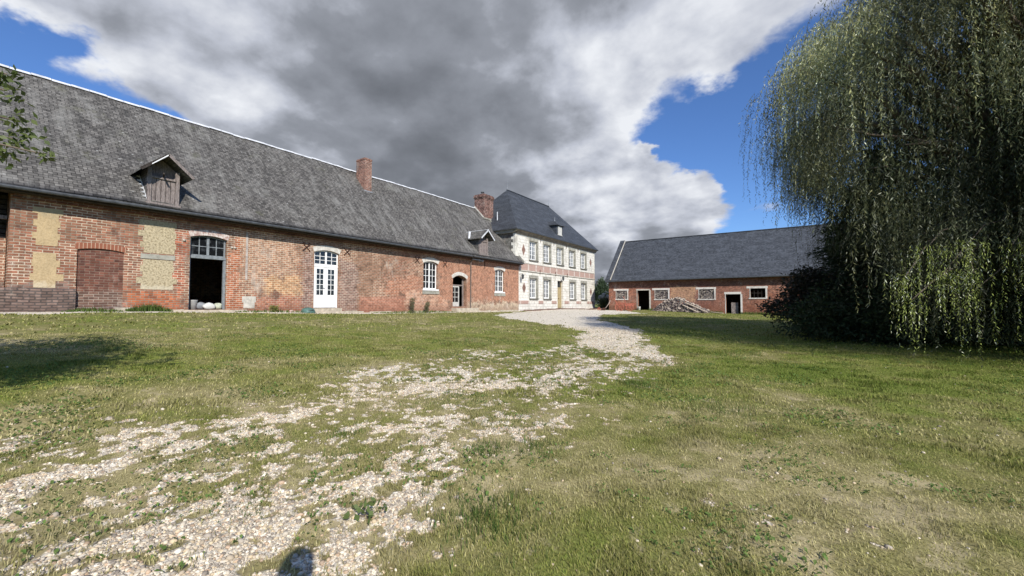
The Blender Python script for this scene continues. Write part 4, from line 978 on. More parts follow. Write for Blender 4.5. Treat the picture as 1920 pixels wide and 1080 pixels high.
log_end_stack(-8.0, -6.6, 2.12, 3.12, 'split firewood stacked in the barn window left of the right doorway')
# woodpile heap
def heap():
    V = []; F = []; CC = []; off = 0
    def prof(x): return np.interp(x, [-12.35, -11.6, -10.8, -9.9, -9.2, -8.4, -7.6, -6.9], [.1, .75, 1.25, 1.48, 1.25, .8, .38, .05])
    for i in range(900):
        x = rnd.uniform(-12.3, -7.0); h = float(prof(x)); t = rnd.random(); y = 44.1-(.1+1.1*(1-t))*min(1, h+.3)+.9+rnd.uniform(-.1, .1)
        z = .80+h*t+rnd.uniform(-.04, .05)
        if y > 45.75: y = 45.75
        L_ = rnd.uniform(.14, .24); r_ = rnd.uniform(.04, .08); n = rnd.choice((3, 4, 4, 5))
        d = Vector((rnd.uniform(-1, 1), rnd.uniform(-1, 1), rnd.uniform(-.5, .5))).normalized(); u = d.orthogonal().normalized(); v = d.cross(u)
        c = rnd.choice(((.22, .18, .155), (.13, .105, .10), (.32, .27, .22), (.10, .08, .08), (.40, .34, .28), (.16, .13, .12)))
        if z > .80+h*.88: c = rnd.choice(((.55, .47, .38), (.42, .36, .30)))
        cc = Vector((x, y, z))
        ring = [u*math.cos(k*6.283/n)*r_+v*math.sin(k*6.283/n)*r_ for k in range(n)]
        V += [tuple(cc-d*L_+q) for q in ring]+[tuple(cc+d*L_+q) for q in ring]
        F += [tuple(off+k for k in range(n))[::-1], tuple(off+n+k for k in range(n))]+[(off+k, off+(k+1) % n, off+n+(k+1) % n, off+n+k) for k in range(n)]
        CC += [c]*(2*n); off += 2*n
    me = bpy.data.meshes.new('woodpile'); me.from_pydata(V, [], F); ca = me.color_attributes.new('col', 'FLOAT_COLOR', 'POINT')
    ca.data.foreach_set('color', np.c_[np.array(CC), np.ones(len(CC))].astype(np.float32).ravel())
    tag(link('woodpile', me, M_fire), 'loose heap of split firewood against the barn between its two doorways', 'woodpile', kind='stuff')
heap()
M_plank = simple('pale sawn plank', (.52, .44, .34), .85, .2, 4.)
for a, b, lab in (((-9.0, 44.3, 1.75), (-6.9, 43.9, .80), 'pale plank leaning on the right side of the woodpile, upper one'), ((-9.2, 44.0, 1.5), (-7.7, 43.5, .80), 'shorter pale plank leaning on the woodpile below the longer one'), ((-6.7, 44.6, .82), (-5.6, 44.3, .72), 'pale plank lying in grass before the right barn doorway')):
    tag(MB().bar(a, b, .17, .05).build('plank', M_plank), lab, 'plank')
MB_b = MB().lathe((-14.15, YB-.25, .9), [(.13, 0), (.15, .36), (.16, .37), (.16, .40), (.13, .40), (.12, .06)], 14)
b_ = MB_b.build('bucket', M_white, None, True); tag(b_, 'white plastic bucket standing in the left barn doorway', 'bucket')
MB().tube([(-14.31, YB-.25, 1.28), (-14.28, YB-.40, 1.18), (-14.15, YB-.44, 1.14), (-14.02, YB-.40, 1.18), (-13.99, YB-.25, 1.28)], .008, 5).build('handle', M_zincg, b_)
print('barn done')

# ------------------------------------------------------------------ rusty implement, rubble, bush by the gap
M_rust = simple('rusty red farm iron', (.40, .13, .085), .8, .4, 9.)
ix, iy = -14.3, 40.9; iz = G(ix, iy)
imp = thing('hay_rake', 'rusty red wheeled farm rake standing between house and barn', 'farm implement', (ix, iy, iz))
def wheel(cx, cy, cz, r_, par):
    mb = MB(); n = 20
    mb.tube([(cx+r_*math.cos(k*6.283/n), cy, cz+r_*math.sin(k*6.283/n)) for k in range(n+1)], .03, 6, False)
    for k in range(8): mb.bar((cx, cy, cz), (cx+r_*math.cos(k*.785), cy, cz+r_*math.sin(k*.785)), .025)
    mb.lathe((cx, cy-.06, cz), [(.06, 0), (.06, .12)], 8, 'y')
    mb.build('wheel', M_rust, par)
wheel(ix-.2, iy-.5, iz+.42, .42, imp); wheel(ix+.9, iy-.6, iz+.34, .34, imp); wheel(ix-.2, iy+.5, iz+.42, .42, imp)
mb = MB(); mb.bar((ix-.7, iy-.2, iz+.7), (ix+1.2, iy-.2, iz+.75), .07); mb.bar((ix-.7, iy+.3, iz+.7), (ix+1.2, iy+.3, iz+.75), .07); mb.bar((ix-.2, iy-.5, iz+.42), (ix-.2, iy+.5, iz+.42), .06)
mb.bar((ix+.9, iy-.6, iz+.34), (ix+.9, iy+.4, iz+.75), .06); mb.bar((ix-.6, iy, iz+.7), (ix-.9, iy-.1, iz+1.35), .05); mb.bar((ix+.3, iy, iz+.75), (ix+.1, iy-.1, iz+1.5), .05)
mb.box(ix+.3, ix+1.0, iy-.25, iy+.3, iz+.5, iz+.72)
mb.build('frame', M_rust, imp)
mb = MB()
for k in range(9): mb.tube([(ix-.6+k*.2, iy+.1, iz+.7), (ix-.75+k*.2, iy-.1, iz+.35), (ix-.65+k*.2, iy-.3, iz+.05)], .015, 5)
mb.build('tines', M_rust, imp)
imp2 = thing('hand_plough', 'small rusty iron plough with bent handles, left of the farm rake', 'farm implement', (ix-1.7, iy-.6, iz))
mb = MB(); x, y = ix-1.6, iy-.6
mb.tube([(x-.7, y, iz+.15), (x, y, iz+.3), (x+.3, y, iz+.75), (x+.45, y, iz+1.1)], .03, 6); mb.tube([(x-.1, y+.1, iz+.3), (x+.25, y+.3, iz+.75), (x+.4, y+.35, iz+1.1)], .03, 6)
mb.build('handles', simple('faded iron', (.35, .28, .24), .8, .3, 9.), imp2)
MB().prism([(x-.6, y-.05, iz+.02), (x-.1, y-.05, iz+.02), (x, y-.05, iz+.35), (x-.35, y-.05, iz+.3)], (0, .12, .0)).build('share', M_iron, imp2)
wheel(x-.75, y, iz+.17, .17, imp2)

# ------------------------------------------------------------------ foliage helpers
def leaf_mat(name, rough=.55, trans=.35, spec=.35):
    m, N = newmat(name); N.out(N.attr('col'), rough, None, spec, trans=trans); return m
M_leaf = leaf_mat('leaves'); M_leafw = leaf_mat('willow leaves', .6, .20, .22); M_leafd = leaf_mat('dark leaves', .6, .12, .2)
M_bark = simple('grey brown bark', (.13, .105, .08), .95, .35, 7., .1, 0, .6, (1, 1, .3))
def leaves(P, Dv, L_, W_, col, nrm=None, fold=.0):
    """rhombic leaves: P base, Dv unit direction, L length, W width"""
    n = len(P)
    if nrm is None: nrm = rng.normal(size=(n, 3))
    S = np.cross(Dv, nrm); S /= np.maximum(np.linalg.norm(S, axis=1, keepdims=True), 1e-6)
    L_ = np.broadcast_to(np.asarray(L_, float), (n,))[:, None]; W_ = np.broadcast_to(np.asarray(W_, float), (n,))[:, None]
    V = np.stack([P, P+Dv*L_*.42+S*W_*.5, P+Dv*L_, P+Dv*L_*.42-S*W_*.5], 1)
    F = np.arange(n)[:, None]*4+np.array([[0, 1, 2, 3]])
    return V.reshape(-1, 3), F, np.repeat(col[:, None], 4, 1).reshape(-1, 3)
def join_leaves(name, lst, mat, parent, kindstuff=True):
    off = 0; V = []; F = []; Cc = []
    for v, f, c in lst: V.append(v); F.append(f+off); Cc.append(c); off += len(v)
    return mesh_np(name, np.concatenate(V), np.concatenate(F), mat, parent, col=np.concatenate(Cc))
def unit(v): return v/np.maximum(np.linalg.norm(v, axis=-1, keepdims=True), 1e-9)
def blob_tree(name, label, cat, x, y, z, crown, n, lsz, lw, cols, mat, trunk_h, tr=.15, group=None, flat=1., shell=.55, droop=0., noise_s=1.):
    """crown: list of (dx, dy, dz, rx, ry, rz) ellipsoids"""
    t = thing(name, label, cat, (x, y, z), group)
    lst = []; vol = np.array([c[3]*c[4]*c[5] for c in crown])**.67; k = rng.choice(len(crown), n, p=vol/vol.sum()); cr = np.array(crown)[k]
    d = unit(rng.normal(size=(n, 3))); rr_ = (shell+(1-shell)*rng.random(n))*(.75+.5*fbm(d[:, 0]*3+k*7, d[:, 2]*3+d[:, 1]*3, noise_s, 5, 2))
    P = np.array([x, y, z])+cr[:, :3]+d*cr[:, 3:]*rr_[:, None]
    Dv = unit(d*np.array([1, 1, .4])+rng.normal(size=(n, 3))*.7-np.array([0, 0, droop]))
    ca, cb = [np.array(q) for q in cols]; tt = rng.random((n, 1)); cl = (ca+(cb-ca)*tt)*rng.uniform(.6, 1.3, (n, 1))
    lst.append(leaves(P, Dv, lsz*rng.uniform(.6, 1.3, n), lw*rng.uniform(.7, 1.2, n), cl))
    join_leaves('crown', lst, mat, t)
    mb = MB(); top_ = max(c[2] for c in crown)
    mb.tube([(x, y, z-.2), (x+.03, y, z+trunk_h*.5), (x-.02, y+.03, z+top_)], [tr*1.2, tr, tr*.35], 8)
    for c in crown[:9]:
        mb.tube([(x, y, z+min(trunk_h, max(.1, c[2]*.5))), (x+c[0]*.5, y+c[1]*.5, z+c[2]*.8), (x+c[0], y+c[1], z+c[2])], [tr*.5, tr*.3, tr*.12], 6)
    mb.build('trunk', M_bark, t)
    return t

# ------------------------------------------------------------------ weeping willow
def willow():
    cr, cf = 14.2, 10.6
    wx, wy = cw(cr, cf); wz = G(wx, wy)
    t = thing('willow_tree', 'huge weeping willow with hanging grey green foliage at the right edge', 'tree', (wx, wy, wz))
    mb = MB(); mb.tube([(wx, wy, wz-.3), (wx-.1, wy+.1, 2.), (wx+.1, wy, 4.2)], [.62, .48, .40], 14)
    mb.build('trunk', M_bark, t, True)
    limbs = MB(); LV = []
    P0 = []; D0 = []; LL = []; CL = []; OUT = []; CT = []
    nc = 1350
    for i in range(nc):
        if i < 800: phi = rng.uniform(0, 2*math.pi)
        elif i < 1180: phi = rng.uniform(R(115), R(290))      # more on the sides that face the lawn
        else: phi = rng.uniform(R(255), R(345))
        rho = math.sqrt(rng.uniform(.05, 1))
        # angle in camera frame: 180 = towards the left of the lawn, 270 = towards the viewer
        left = max(0, math.cos(phi-math.pi)); nearv = max(0, math.cos(phi-1.5*math.pi)); far = max(0, math.cos(phi-math.pi/2))
        lob = math.sin(phi*4.3+.6)+.6*math.sin(phi*9.1+2.+rho*3); Rm = 6.35+.7*left+.2*nearv+.55*lob
        zt = 5.2+5.6*math.sqrt(max(0, 1-(rho*.93)**2))+.75*math.sin(phi*6.1+rho*5)+rng.uniform(-.4, .4)
        if rng.random() < .22: zt = rng.uniform(3.2, 7.0); rho = rng.uniform(.75, 1.0)
        if rng.random() < .10: zt = rng.uniform(2.2, 4.0); rho = rng.uniform(.7, 1.0)
        rr_ = rho*Rm
        r_, f_ = cr+rr_*math.cos(phi), cf+rr_*math.sin(phi)
        # hanging bottom: to the ground near the viewer, high at the far left
        img = (r_-.25)/max(f_, .5)
        zb_ = np.interp(img, [.64, .68, .76, .84, .93, 1.1], [5.2, 4.6, 3.7, 2.4, .9, .55])
        if phi < R(120) or phi > R(330): zb_ = 1.2
        zb_ += rng.uniform(0, 1.6) if rng.random() < .5 else rng.uniform(0, .4)
        if zt < zb_+.8: zt = zb_+rng.uniform(1., 2.2)
        if img < .70 and (zt > 9.4 or zt < 7.2 or rng.random() < .25): continue
        if img < .645: continue
        if img < .74 and zt < 5.5: continue
        cx_, cy_ = cw(r_, f_)
        odir = Vector((cx_-wx, cy_-wy, 0)).normalized()
        ns = int(rng.integers(9, 16)); 
        Lc = min(zt-zb_, rng.uniform(1.1, 3.0) if rng.random() < .75 else rng.uniform(2.5, 4.5))
        wid = rng.uniform(.16, .34)
        cc = rng.random()*1.2; tone = (.62+.55*math.sin(phi*7.3+zt*1.9))*rng.uniform(.7, 1.3)+.35; tone *= (.6 if zt < 5 else 1.0 if zt < 7 else 1.6)*rng.uniform(.85, 1.15)  # tone by height: lit tops and shaded lower boughs painted into leaf colour
        for s_ in range(ns):
            q = rng.normal(0, wid, 3); e_ = rng.random()*1.5-.9; P0.append((cx_+q[0]+odir.x*e_, cy_+q[1]+odir.y*e_, zt+q[2]*.3-.28*(e_+.4)**2*(1 if e_ > -.4 else .4))); D0.append((odir.x, odir.y)); LL.append(max(.6, Lc*rng.uniform(.55, 1.08))); CL.append((cc, tone)); OUT.append(rng.uniform(.15, .6))
        CT.append((cx_, cy_, zt, tone, cc, odir.x, odir.y))
        if i % 9 == 0:
            mid = Vector((wx+(cx_-wx)*.45, wy+(cy_-wy)*.45, (4+zt)*.5+1.0))
            pts = []
            a = Vector((wx, wy, rng.uniform(2.8, 4.5))); c = Vector((cx_, cy_, zt-.1))
            for u in np.linspace(0, 1, 8): pts.append(a*(1-u)**2+mid*2*u*(1-u)+c*u*u+Vector(rng.normal(0, .08, 3)))
            limbs.tube(pts, list(np.linspace(rng.uniform(.10, .22), .012, 8)), 6)
    # near boughs low on the viewer's side, sunlight put into brighter leaf colour
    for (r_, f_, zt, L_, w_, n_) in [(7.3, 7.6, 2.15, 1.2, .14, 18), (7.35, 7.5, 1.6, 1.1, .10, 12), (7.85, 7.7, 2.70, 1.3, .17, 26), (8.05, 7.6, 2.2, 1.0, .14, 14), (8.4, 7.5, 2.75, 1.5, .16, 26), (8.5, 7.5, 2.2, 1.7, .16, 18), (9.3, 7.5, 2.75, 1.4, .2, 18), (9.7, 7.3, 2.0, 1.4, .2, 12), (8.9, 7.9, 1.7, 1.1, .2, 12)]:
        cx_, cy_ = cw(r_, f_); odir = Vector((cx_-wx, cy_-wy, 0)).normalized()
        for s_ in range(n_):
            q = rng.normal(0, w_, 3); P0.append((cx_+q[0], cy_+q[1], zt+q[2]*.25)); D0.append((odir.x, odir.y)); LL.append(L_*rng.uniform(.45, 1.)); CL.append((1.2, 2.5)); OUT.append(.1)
        a = Vector((wx, wy, 3.2)); c = Vector((cx_, cy_, zt)); mid = (a+c)/2+Vector((rng.normal(0, .5), rng.normal(0, .5), 1.3))
        limbs.tube([a*(1-u)**2+mid*2*u*(1-u)+c*u*u+Vector(rng.normal(0, .05, 3)) for u in np.linspace(0, 1, 9)], list(np.linspace(.05, .008, 9)), 5)
    limbs.build('limbs', M_bark, t, True)
    P0 = np.array(P0); D0 = np.array(D0); LL = np.array(LL); CL = np.array(CL); OUT = np.array(OUT)
    n = len(P0); print('strands', n)
    sp = .046; cnt = np.maximum((LL/sp).astype(int), 4); k = np.repeat(np.arange(n), cnt)
    st = np.concatenate([np.arange(c) for c in cnt])*sp
    u = st/LL[k]
    sway = np.sin(st*1.7+k*1.3)*.05; o = OUT[k]*(1-np.exp(-st*2.2))*.8
    up = np.where(st < .35, .0, 0)
    P = P0[k]+np.stack([D0[k, 0]*o+sway*np.cos(k*2.1), D0[k, 1]*o+sway*np.sin(k*2.1), -st+.12*np.sin(np.minimum(st*3, math.pi))], 1)
    gnd = .44
    ok = P[:, 2] > gnd; P = P[ok]; k = k[ok]; u = u[ok]
    m_ = len(P); side = rng.normal(size=(m_, 3)); Dv = unit(side*np.array([.62, .62, .35])+np.array([0, 0, -1.05]))
    dryc = np.array([.235, .23, .10]); grn = np.array([.095, .11, .055]); sil = np.array([.30, .31, .22])
    base = grn+(dryc-grn)*np.clip(CL[k, 0:1], 0, 1.2)*rng.random((m_, 1))
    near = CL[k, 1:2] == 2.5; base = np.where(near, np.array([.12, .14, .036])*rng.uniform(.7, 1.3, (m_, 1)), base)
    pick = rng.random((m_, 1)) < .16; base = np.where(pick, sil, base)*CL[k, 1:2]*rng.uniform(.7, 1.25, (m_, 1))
    szf = np.where(near[:, 0], .68, 1.)
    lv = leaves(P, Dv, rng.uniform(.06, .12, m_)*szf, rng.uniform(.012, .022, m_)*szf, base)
    # leafy bough tops that the strands fall from
    CTa = np.array(CT); per = 150; kc = np.repeat(np.arange(len(CTa)), per); q = len(kc); dd = unit(rng.normal(size=(q, 3)))*rng.random((q, 1))**.45
    Pc = CTa[kc, :3]+dd*np.array([.62, .62, .55])+np.array([0, 0, -.35]); Pc[:, 2] -= .5*(dd[:, 0]**2+dd[:, 1]**2)
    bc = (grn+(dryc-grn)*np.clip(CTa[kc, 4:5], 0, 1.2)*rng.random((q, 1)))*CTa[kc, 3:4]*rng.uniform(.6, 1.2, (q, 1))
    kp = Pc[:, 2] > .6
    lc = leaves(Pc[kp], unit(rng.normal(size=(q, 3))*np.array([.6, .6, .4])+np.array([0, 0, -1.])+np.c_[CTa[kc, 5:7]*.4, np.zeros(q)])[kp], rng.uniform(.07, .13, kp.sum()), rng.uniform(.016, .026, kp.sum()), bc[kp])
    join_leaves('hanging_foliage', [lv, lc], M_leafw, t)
    # dense inner leaf mass, larger sprays deep in the crown
    nn = 140000; d = unit(rng.normal(size=(nn, 3))); d[:, 2] = np.abs(d[:, 2]); rr_ = rng.random(nn)**.4
    ph_ = np.arctan2(d[:, 1], d[:, 0]); rc = cr+d[:, 0]*5.3*rr_; fc = cf+d[:, 1]*5.3*rr_; zc = 2.2+d[:, 2]*7.6*rr_
    imgc = rc/np.maximum(fc, .5); kk = (imgc > np.where(zc > 5, .72, .77))
    low = rng.random(nn) < .35; zc = np.where(low, rng.uniform(.8, 5, nn), zc)
    kk &= ~((zc < 3.2) & (imgc < .9))
    X_ = rc*math.cos(YAW)-fc*math.sin(YAW); Y_ = rc*math.sin(YAW)+fc*math.cos(YAW)
    P = np.stack([X_, Y_, zc], 1)[kk]; q = len(P)
    c = np.array([.05, .065, .028])*rng.uniform(.5, 1.3, (q, 1))  # inner crown shade painted as darker leaf colour
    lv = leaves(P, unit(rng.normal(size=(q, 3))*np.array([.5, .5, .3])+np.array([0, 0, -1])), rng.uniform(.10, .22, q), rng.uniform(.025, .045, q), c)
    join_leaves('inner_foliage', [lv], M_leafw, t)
willow()
print('willow done')

x, y = cw(17.5, 15.5)
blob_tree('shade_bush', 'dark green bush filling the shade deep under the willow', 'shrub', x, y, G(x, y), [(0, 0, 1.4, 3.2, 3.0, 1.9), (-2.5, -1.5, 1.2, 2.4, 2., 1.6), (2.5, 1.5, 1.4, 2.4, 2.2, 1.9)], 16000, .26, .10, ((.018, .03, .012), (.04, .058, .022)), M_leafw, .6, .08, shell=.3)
# dark conifer and shrubs left of the willow
def conifer(name, label, r_, f_, h, rad_, n, cols, grp=None):
    x, y = cw(r_, f_); z = G(x, y); t = thing(name, label, 'tree', (x, y, z), grp)
    MB().tube([(x, y, z-.2), (x, y, z+h*.5), (x, y, z+h)], [.2, .12, .02], 8).build('trunk', M_bark, t)
    nb = 230; P = []; Dv = []; br = MB()
    for i in range(nb):
        zz = (i+rng.random())/nb; ph_ = rng.random()*6.283; L_ = rad_*(1-zz)**.75*rng.uniform(.7, 1.1)+.15
        z0 = z+.15+zz*(h-.2)
        m_ = max(6, int(n/nb*(L_/rad_+.2))); u = rng.random(m_)**.6
        px = np.cos(ph_)*L_*u; py = np.sin(ph_)*L_*u; pz = z0-.28*L_*u**1.5+.12*L_*u
        sp_ = .28*u*L_*.6+.05
        P.append(np.stack([x+px+rng.normal(0, 1, m_)*sp_*.6, y+py+rng.normal(0, 1, m_)*sp_*.6, np.maximum(pz+rng.normal(0, .06, m_), z+.05)], 1))
        dd = np.stack([np.cos(ph_)+rng.normal(0, .5, m_), np.sin(ph_)+rng.normal(0, .5, m_), np.full(m_, -.35)+rng.normal(0, .25, m_)], 1); Dv.append(unit(dd))
        if i % 3 == 0: br.tube([(x, y, z0), (x+np.cos(ph_)*L_*.9, y+np.sin(ph_)*L_*.9, z0-.12*L_)], [.03, .008], 5)
    br.build('branches', M_bark, t)
    P = np.concatenate(P); Dv = np.concatenate(Dv); q = len(P)
    c = np.array(cols[0])+(np.array(cols[1])-np.array(cols[0]))*rng.random((q, 1)); c = c*rng.uniform(.6, 1.3, (q, 1))
    join_leaves('crown', [leaves(P, Dv, rng.uniform(.12, .26, q), rng.uniform(.03, .055, q), c)], M_leafd, t)
conifer('conifer_tree', 'dark drooping conifer standing just left of the willow, before the barn roof', 12.5, 13.9, 6.4, 2.4, 42000, ((.026, .042, .02), (.05, .07, .032)))
x, y = cw(10.55, 14.6)
blob_tree('purple_shrub', 'dark bushy shrub with brownish glossy leaves before the barn end', 'shrub', x, y, G(x, y), [(0, 0, 1.5, .95, .9, .8), (-.75, -.35, .95, .75, .6, .40), (.8, .4, 1.2, 1.0, 1., 1.0), (.3, -.3, .7, 1.0, 1., .6), (0, .1, 2.05, .5, .5, .40), (.9, -.3, .7, 1.1, 1, .6)], 15000, .13, .06, ((.032, .040, .020), (.085, .065, .05)), M_leafd, .6, .08, shell=.35)
x, y = cw(10.7, 12.4)
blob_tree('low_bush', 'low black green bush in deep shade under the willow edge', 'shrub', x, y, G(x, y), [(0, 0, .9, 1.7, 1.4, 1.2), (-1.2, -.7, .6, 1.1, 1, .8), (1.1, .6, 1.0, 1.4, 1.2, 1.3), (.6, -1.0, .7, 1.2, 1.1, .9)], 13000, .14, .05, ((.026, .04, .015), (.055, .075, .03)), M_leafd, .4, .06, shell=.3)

# apple tree beside the viewpoint on the left: branch tips reach into view, its crown shades the lawn
def apple():
    r0, f0 = -6.15, 1.9
    x, y = cw(r0, f0); z = G(x, y); t = thing('apple_tree', 'leafy fruit tree branch reaching in at the upper left corner', 'tree', (x, y, z))
    mb = MB(); mb.tube([(x, y, z-.2), (x+.05, y, z+1.0), (x, y+.05, z+1.9)], [.17, .13, .10], 10)
    P = []; Dv = []
    tips = [(-4.27, 3.5, 3.18, .15), (-4.28, 3.5, 3.02, .16), (-4.42, 3.5, 3.46, .16), (-4.40, 3.5, 3.60, .10), (-4.06, 3.52, 2.90, .09), (-4.38, 3.48, 2.92, .12)]
    for r_, f_, zz, w_ in tips:
        a, b = cw(r_, f_); mid = Vector(((x+a)/2, (y+b)/2, zz+.25))
        A_ = Vector((x, y, z+1.7)); B_ = Vector((a, b, zz)); pts = [A_*(1-u)**2+mid*2*u*(1-u)+B_*u*u for u in np.linspace(0, 1, 7)]
        mb.tube(pts, list(np.linspace(.035, .006, 7)), 5)
        n = int(80*w_/.25); P.append(np.stack([rng.normal(a, w_*.36, n), rng.normal(b, w_*.36, n), rng.normal(zz, w_*.40, n)], 1))
    n_tip = sum(len(q) for q in P)
    for i in range(120):
        ph_ = rng.random()*6.283; rr_ = 1.9*math.sqrt(rng.random()); rc, fc = r0-.5+rr_*math.cos(ph_), f0+rr_*math.sin(ph_)*.9
        zz = z+rng.uniform(2.0, 3.9)
        if rc/max(fc, .3) > -1.75 and fc > .8: continue
        a, b = cw(rc, fc); mb.tube([(x, y, z+1.6), ((x+a)/2, (y+b)/2, (zz+z+1.6)/2+.1), (a, b, zz)], [.05, .03, .01], 5)
        n = 230; P.append(np.stack([rng.normal(a, .28, n), rng.normal(b, .28, n), rng.normal(zz, .3, n)], 1))
    mb.build('trunk', M_bark, t)
    P = np.concatenate(P); n = len(P); Dv = unit(rng.normal(size=(n, 3))+np.array([0, 0, -.2]))
    c = 1.3*np.array([.06, .085, .025])+(np.array([.15, .18, .06])-np.array([.06, .085, .025]))*rng.random((n, 1))**1.5
    far_ = (np.arange(n) > n_tip); k_ = np.where(far_, 1.5, 1.)
    join_leaves('crown', [leaves(P, Dv, rng.uniform(.05, .085, n)*k_, rng.uniform(.028, .045, n)*k_, c)], M_leaf, t)
apple()

# far things between the house and the barn
x, y = cw(17.3, 79)[0]+0, cw(17.3, 79)[1]
blob_tree('far_tree', 'bushy green tree far behind the gap between house and barn', 'tree', x, y, .9, [(0, 0, 3.2, 1.9, 1.9, 1.8), (-1.3, 0, 2.2, 1.5, 1.4, 1.5), (1.4, .3, 2.3, 1.5, 1.4, 1.6), (0, 0, 4.6, .9, .9, 1.1)], 9000, .35, .14, ((.05, .085, .04), (.10, .135, .07)), M_leaf, 1.5, .2, shell=.3)
x, y = -18.9, 47.8
blob_tree('dark_bush', 'round dark bush in the gap between house and barn', 'shrub', x, y, G(x, y), [(0, 0, .7, .75, .7, .75), (-.4, .3, .6, .7, .6, .6), (.35, .3, .55, .6, .6, .6)], 5000, .14, .07, ((.02, .032, .014), (.045, .06, .028)), M_leafd, .3, .05, shell=.3)
mb = MB(); zz = G(-19.6, 52)
for i in range(16):
    a_ = rng.uniform(-1.6, 1.6); s_ = rnd.uniform(.18, .42); cx_ = -19.9+a_; h_ = max(.2, 2.1-abs(a_+.8)*1.0)
    c_ = Vector((cx_, 52.5+rnd.uniform(-.4, .4), zz+h_*rnd.random()))
    mb.prism([c_+Vector((rnd.uniform(-s_, s_), 0, rnd.uniform(-s_, s_)))+Vector((math.cos(k*1.256)*s_, 0, math.sin(k*1.256)*s_)) for k in range(5)], (0, .4, .1))
mb.bar((-20.6, 52, zz+2.2), (-18.2, 52, zz+1.5), .2, .12)
tag(mb.build('rubble_heap', M_lime), 'pale heap of stone rubble seen past the house corner', 'rubble', kind='stuff')
# low far hedge line behind everything
for i, (px_, w_, h_) in enumerate(((1.0, 60, 5),)):
    pass

# ------------------------------------------------------------------ small things by the long wing
M_sack = simple('white woven sack', (.50, .50, .47), .8, .12, 5.)
def sack(x, y, z, sx, sy, sz, label, mat, seed):
    r_ = np.random.default_rng(seed); V = []; F = []; n, m_ = 18, 10
    for j in range(m_+1):
        th_ = math.pi*j/m_
        for i in range(n):
            p = 2*math.pi*i/n; q = abs(math.cos(p))**.6*(1 if math.cos(p) > 0 else -1), abs(math.sin(p))**.6*(1 if math.sin(p) > 0 else -1)
            w_ = 1+.10*math.sin(3*p+seed+2*th_)+.05*r_.normal()
            V.append((x+sx*q[0]*math.sin(th_)**.6*w_, y+sy*q[1]*math.sin(th_)**.6*w_, z+sz*(1-math.cos(th_))/2*(1+.1*math.sin(2*p+seed))))
    for j in range(m_):
        F += [(j*n+i, j*n+(i+1) % n, (j+1)*n+(i+1) % n, (j+1)*n+i) for i in range(n)]
    me = bpy.data.meshes.new('sack'); me.from_pydata(V, [], F); me.polygons.foreach_set('use_smooth', [True]*len(me.polygons))
    return tag(link('sack', me, mat), label, 'sack')
sack(-20.62, 7.16, 1.36, .18, .22, .28, 'white crumpled sack on the threshold, in front in the dark doorway', M_sack, 2)
sack(-20.66, 7.50, 1.36, .16, .15, .26, 'pale greenish sack against the right jamb of the dark doorway', simple('pale green sack', (.42, .44, .34), .8, .1, 5.), 5)
sack(-20.85, 6.95, 1.36, .2, .22, .30, 'grey dusty sack lying behind the white one in the doorway', simple('grey sack', (.20, .21, .22), .85, .2, 5.), 9)
b2 = MB().lathe((-20.78, 6.66, 1.34), [(.12, 0), (.14, .38), (.15, .40), (.15, .43), (.12, .43), (.11, .06)], 16).build('bucket', simple('dusty white plastic', (.34, .34, .33), .6, .1, 4.), None, True)
tag(b2, 'dusty white bucket standing left inside the dark doorway', 'bucket')
# teal tub by the steps
zt_ = G(-19.6, 11.1)
mb = MB(); mb.lathe((-19.95, 11.15, zt_-.02), [(.34, 0), (.33, .10), (.27, .22), (.15, .28), (.05, .29)], 18)
tb = mb.build('plastic_tub', simple('faded teal plastic', (.07, .14, .12), .5, .25, 7.), None, True); tag(tb, 'dark teal upturned plastic tub by the white door steps', 'tub')
mb = MB(); mb.tube([(-19.68, 11.0, zt_+.1), (-19.6, 11.15, zt_+.16), (-19.68, 11.3, zt_+.1)], .015, 5); mb.build('handle', M_dmetal, tb)
# small plants at the wall foot
def small_plant(x, y, h, w_, n, cols, name, label, leaf=.07, lw=.03):
    z = G(x, y); t = thing(name, label, 'plant', (x, y, z)); mb = MB(); P = []
    for i in range(9):
        a, b = x+rnd.uniform(-w_, w_)*.8, y+rnd.uniform(-w_, w_)*.8; hh_ = h*rnd.uniform(.6, 1)
        mb.tube([(x, y, z), ((x+a)/2, (y+b)/2, z+hh_*.5), (a, b, z+hh_)], [.008, .006, .003], 4)
        k = n//9; u = rng.random(k); P.append(np.stack([x+(a-x)*u+rng.normal(0, .05, k), y+(b-y)*u+rng.normal(0, .05, k), z+.03+hh_*u], 1))
    mb.build('stem', M_bark, t); P = np.concatenate(P); k = len(P)
    c = np.array(cols[0])+(np.array(cols[1])-np.array(cols[0]))*rng.random((k, 1))
    join_leaves('leaves', [leaves(P, unit(rng.normal(size=(k, 3))+np.array([0, 0, .3])), leaf*rng.uniform(.7, 1.3, k), lw*rng.uniform(.7, 1.3, k), c)], M_leaf, t)
small_plant(-19.95, 9.55, .30, .28, 500, ((.10, .14, .03), (.30, .28, .08)), 'flowering_plant', 'small yellow green plant at the wall foot left of the teal tub')
small_plant(-19.95, 17.95, .95, .22, 700, ((.10, .11, .055), (.20, .19, .11)), 'tall_weed', 'tall grey green weed against the brick wall, left of its pair', .09, .03)
small_plant(-19.95, 19.2, .80, .22, 650, ((.09, .11, .05), (.19, .18, .10)), 'tall_weed', 'shorter grey weed under the arched white window, right of its pair', .09, .03)
small_plant(-1.98, 1.47, .015, .06, 36, ((.09, .13, .035), (.14, .19, .06)), 'rosette_weed', 'broad leaved green weed growing in the gravel at lower left of centre', .045, .026)
st_ = MB(); st_.lathe((-20.1, 10.4, G(-20.1, 10.4)-.02), [(.10, 0), (.12, .06), (.08, .12), (.02, .14)], 7)
tag(st_.build('loose_stone', simple('pinkish stone', (.5, .36, .31), .9, .2, 6.)), 'pinkish loose stone at the wall foot beside the teal tub', 'stone')
z_ = G(-20.2, .9)
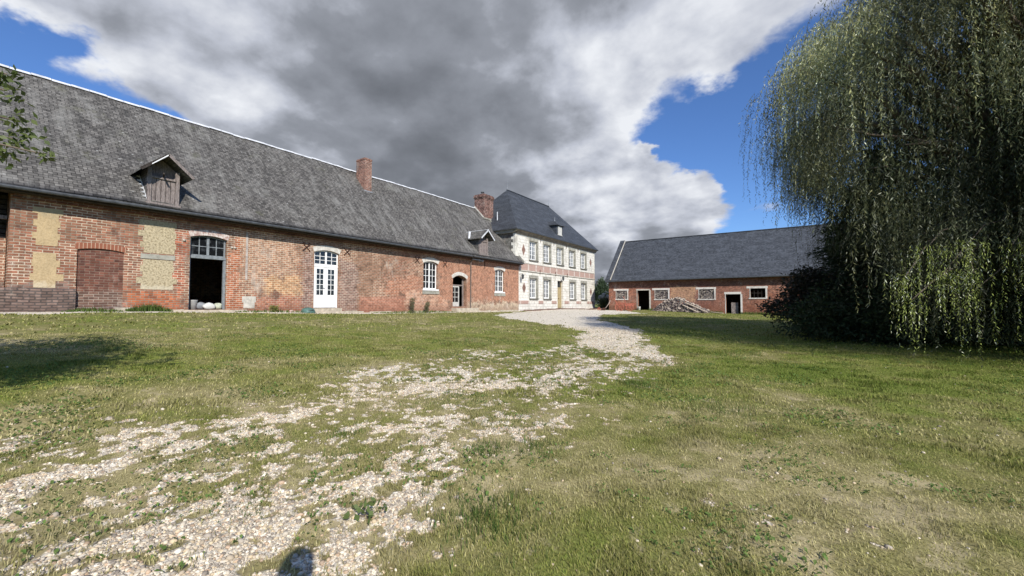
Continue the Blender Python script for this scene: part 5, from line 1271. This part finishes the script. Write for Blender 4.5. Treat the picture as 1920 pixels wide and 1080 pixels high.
tp = MB().bar((-20.35, 1.25, z_-.1), (-20.55, 1.38, z_+1.0), .10, .12).build('timber_prop', M_woodd)
tag(tp, 'dark timber prop leaning by the brick corner at left edge', 'timber')
tag(MB().prism([(-20.75, .55, z_-.05), (-20.75, 1.15, z_-.05), (-20.85, 1.12, z_+.85), (-20.85, .6, z_+.8)], (.04, 0, 0)).build('red_board', simple('red painted board', (.40, .10, .07), .7, .2, 6.)), 'red board leaning at the far left wall', 'board')

# ------------------------------------------------------------------ photographer (casts the shadow at the bottom edge)
def person():
    r0, f0 = -.06, -.34; x, y = cw(r0, f0); z = G(x, y)
    fx, fy = cw(0, 1); rx, ry = cw(1, 0)
    def W(r_, f_, u): return (x+rx*r_+fx*f_, y+ry*r_+fy*f_, z+u)
    J = [(W(0, 0, .95), (.16, .12)), (W(0, 0, 1.18), (.15, .11)), (W(0, .0, 1.42), (.17, .11)), (W(0, .02, 1.54), (.06, .06)), (W(0, .04, 1.62), (.075, .09)), (W(0, .04, 1.76), (.085, .10)), (W(0, .03, 1.83), (.05, .06)),
         (W(-.10, 0, .86), (.10, .10)), (W(-.11, .02, .50), (.065, .065)), (W(-.12, 0, .10), (.045, .045)), (W(-.12, .14, .04), (.04, .03)),
         (W(.10, 0, .86), (.10, .10)), (W(.11, .02, .50), (.065, .065)), (W(.12, 0, .10), (.045, .045)), (W(.12, .14, .04), (.04, .03)),
         (W(-.20, 0, 1.43), (.06, .06)), (W(-.28, .06, 1.18), (.045, .045)), (W(-.08, .28, 1.20), (.035, .035)), (W(-.02, .32, 1.21), (.03, .03)),
         (W(.20, 0, 1.43), (.06, .06)), (W(.30, .06, 1.18), (.045, .045)), (W(.24, .28, 1.20), (.035, .035)), (W(.22, .31, 1.21), (.03, .03))]
    E_ = [(0, 1), (1, 2), (2, 3), (3, 4), (4, 5), (5, 6), (0, 7), (7, 8), (8, 9), (9, 10), (0, 11), (11, 12), (12, 13), (13, 14), (2, 15), (15, 16), (16, 17), (17, 18), (2, 19), (19, 20), (20, 21), (21, 22)]
    me = bpy.data.meshes.new('person'); me.from_pydata([j[0] for j in J], E_, [])
    o = link('person', me, simple('dark blue clothing', (.06, .07, .10), .9, .1, 5.))
    md = o.modifiers.new('skin', 'SKIN')
    sv = me.skin_vertices[0].data
    for i, j in enumerate(J): sv[i].radius = j[1]; sv[i].use_root = (i == 0)
    o.modifiers.new('sub', 'SUBSURF').levels = 2; o.modifiers['sub'].render_levels = 2
    tag(o, 'person in dark clothes standing behind the viewpoint holding a phone', 'person')
person()
print('all done')
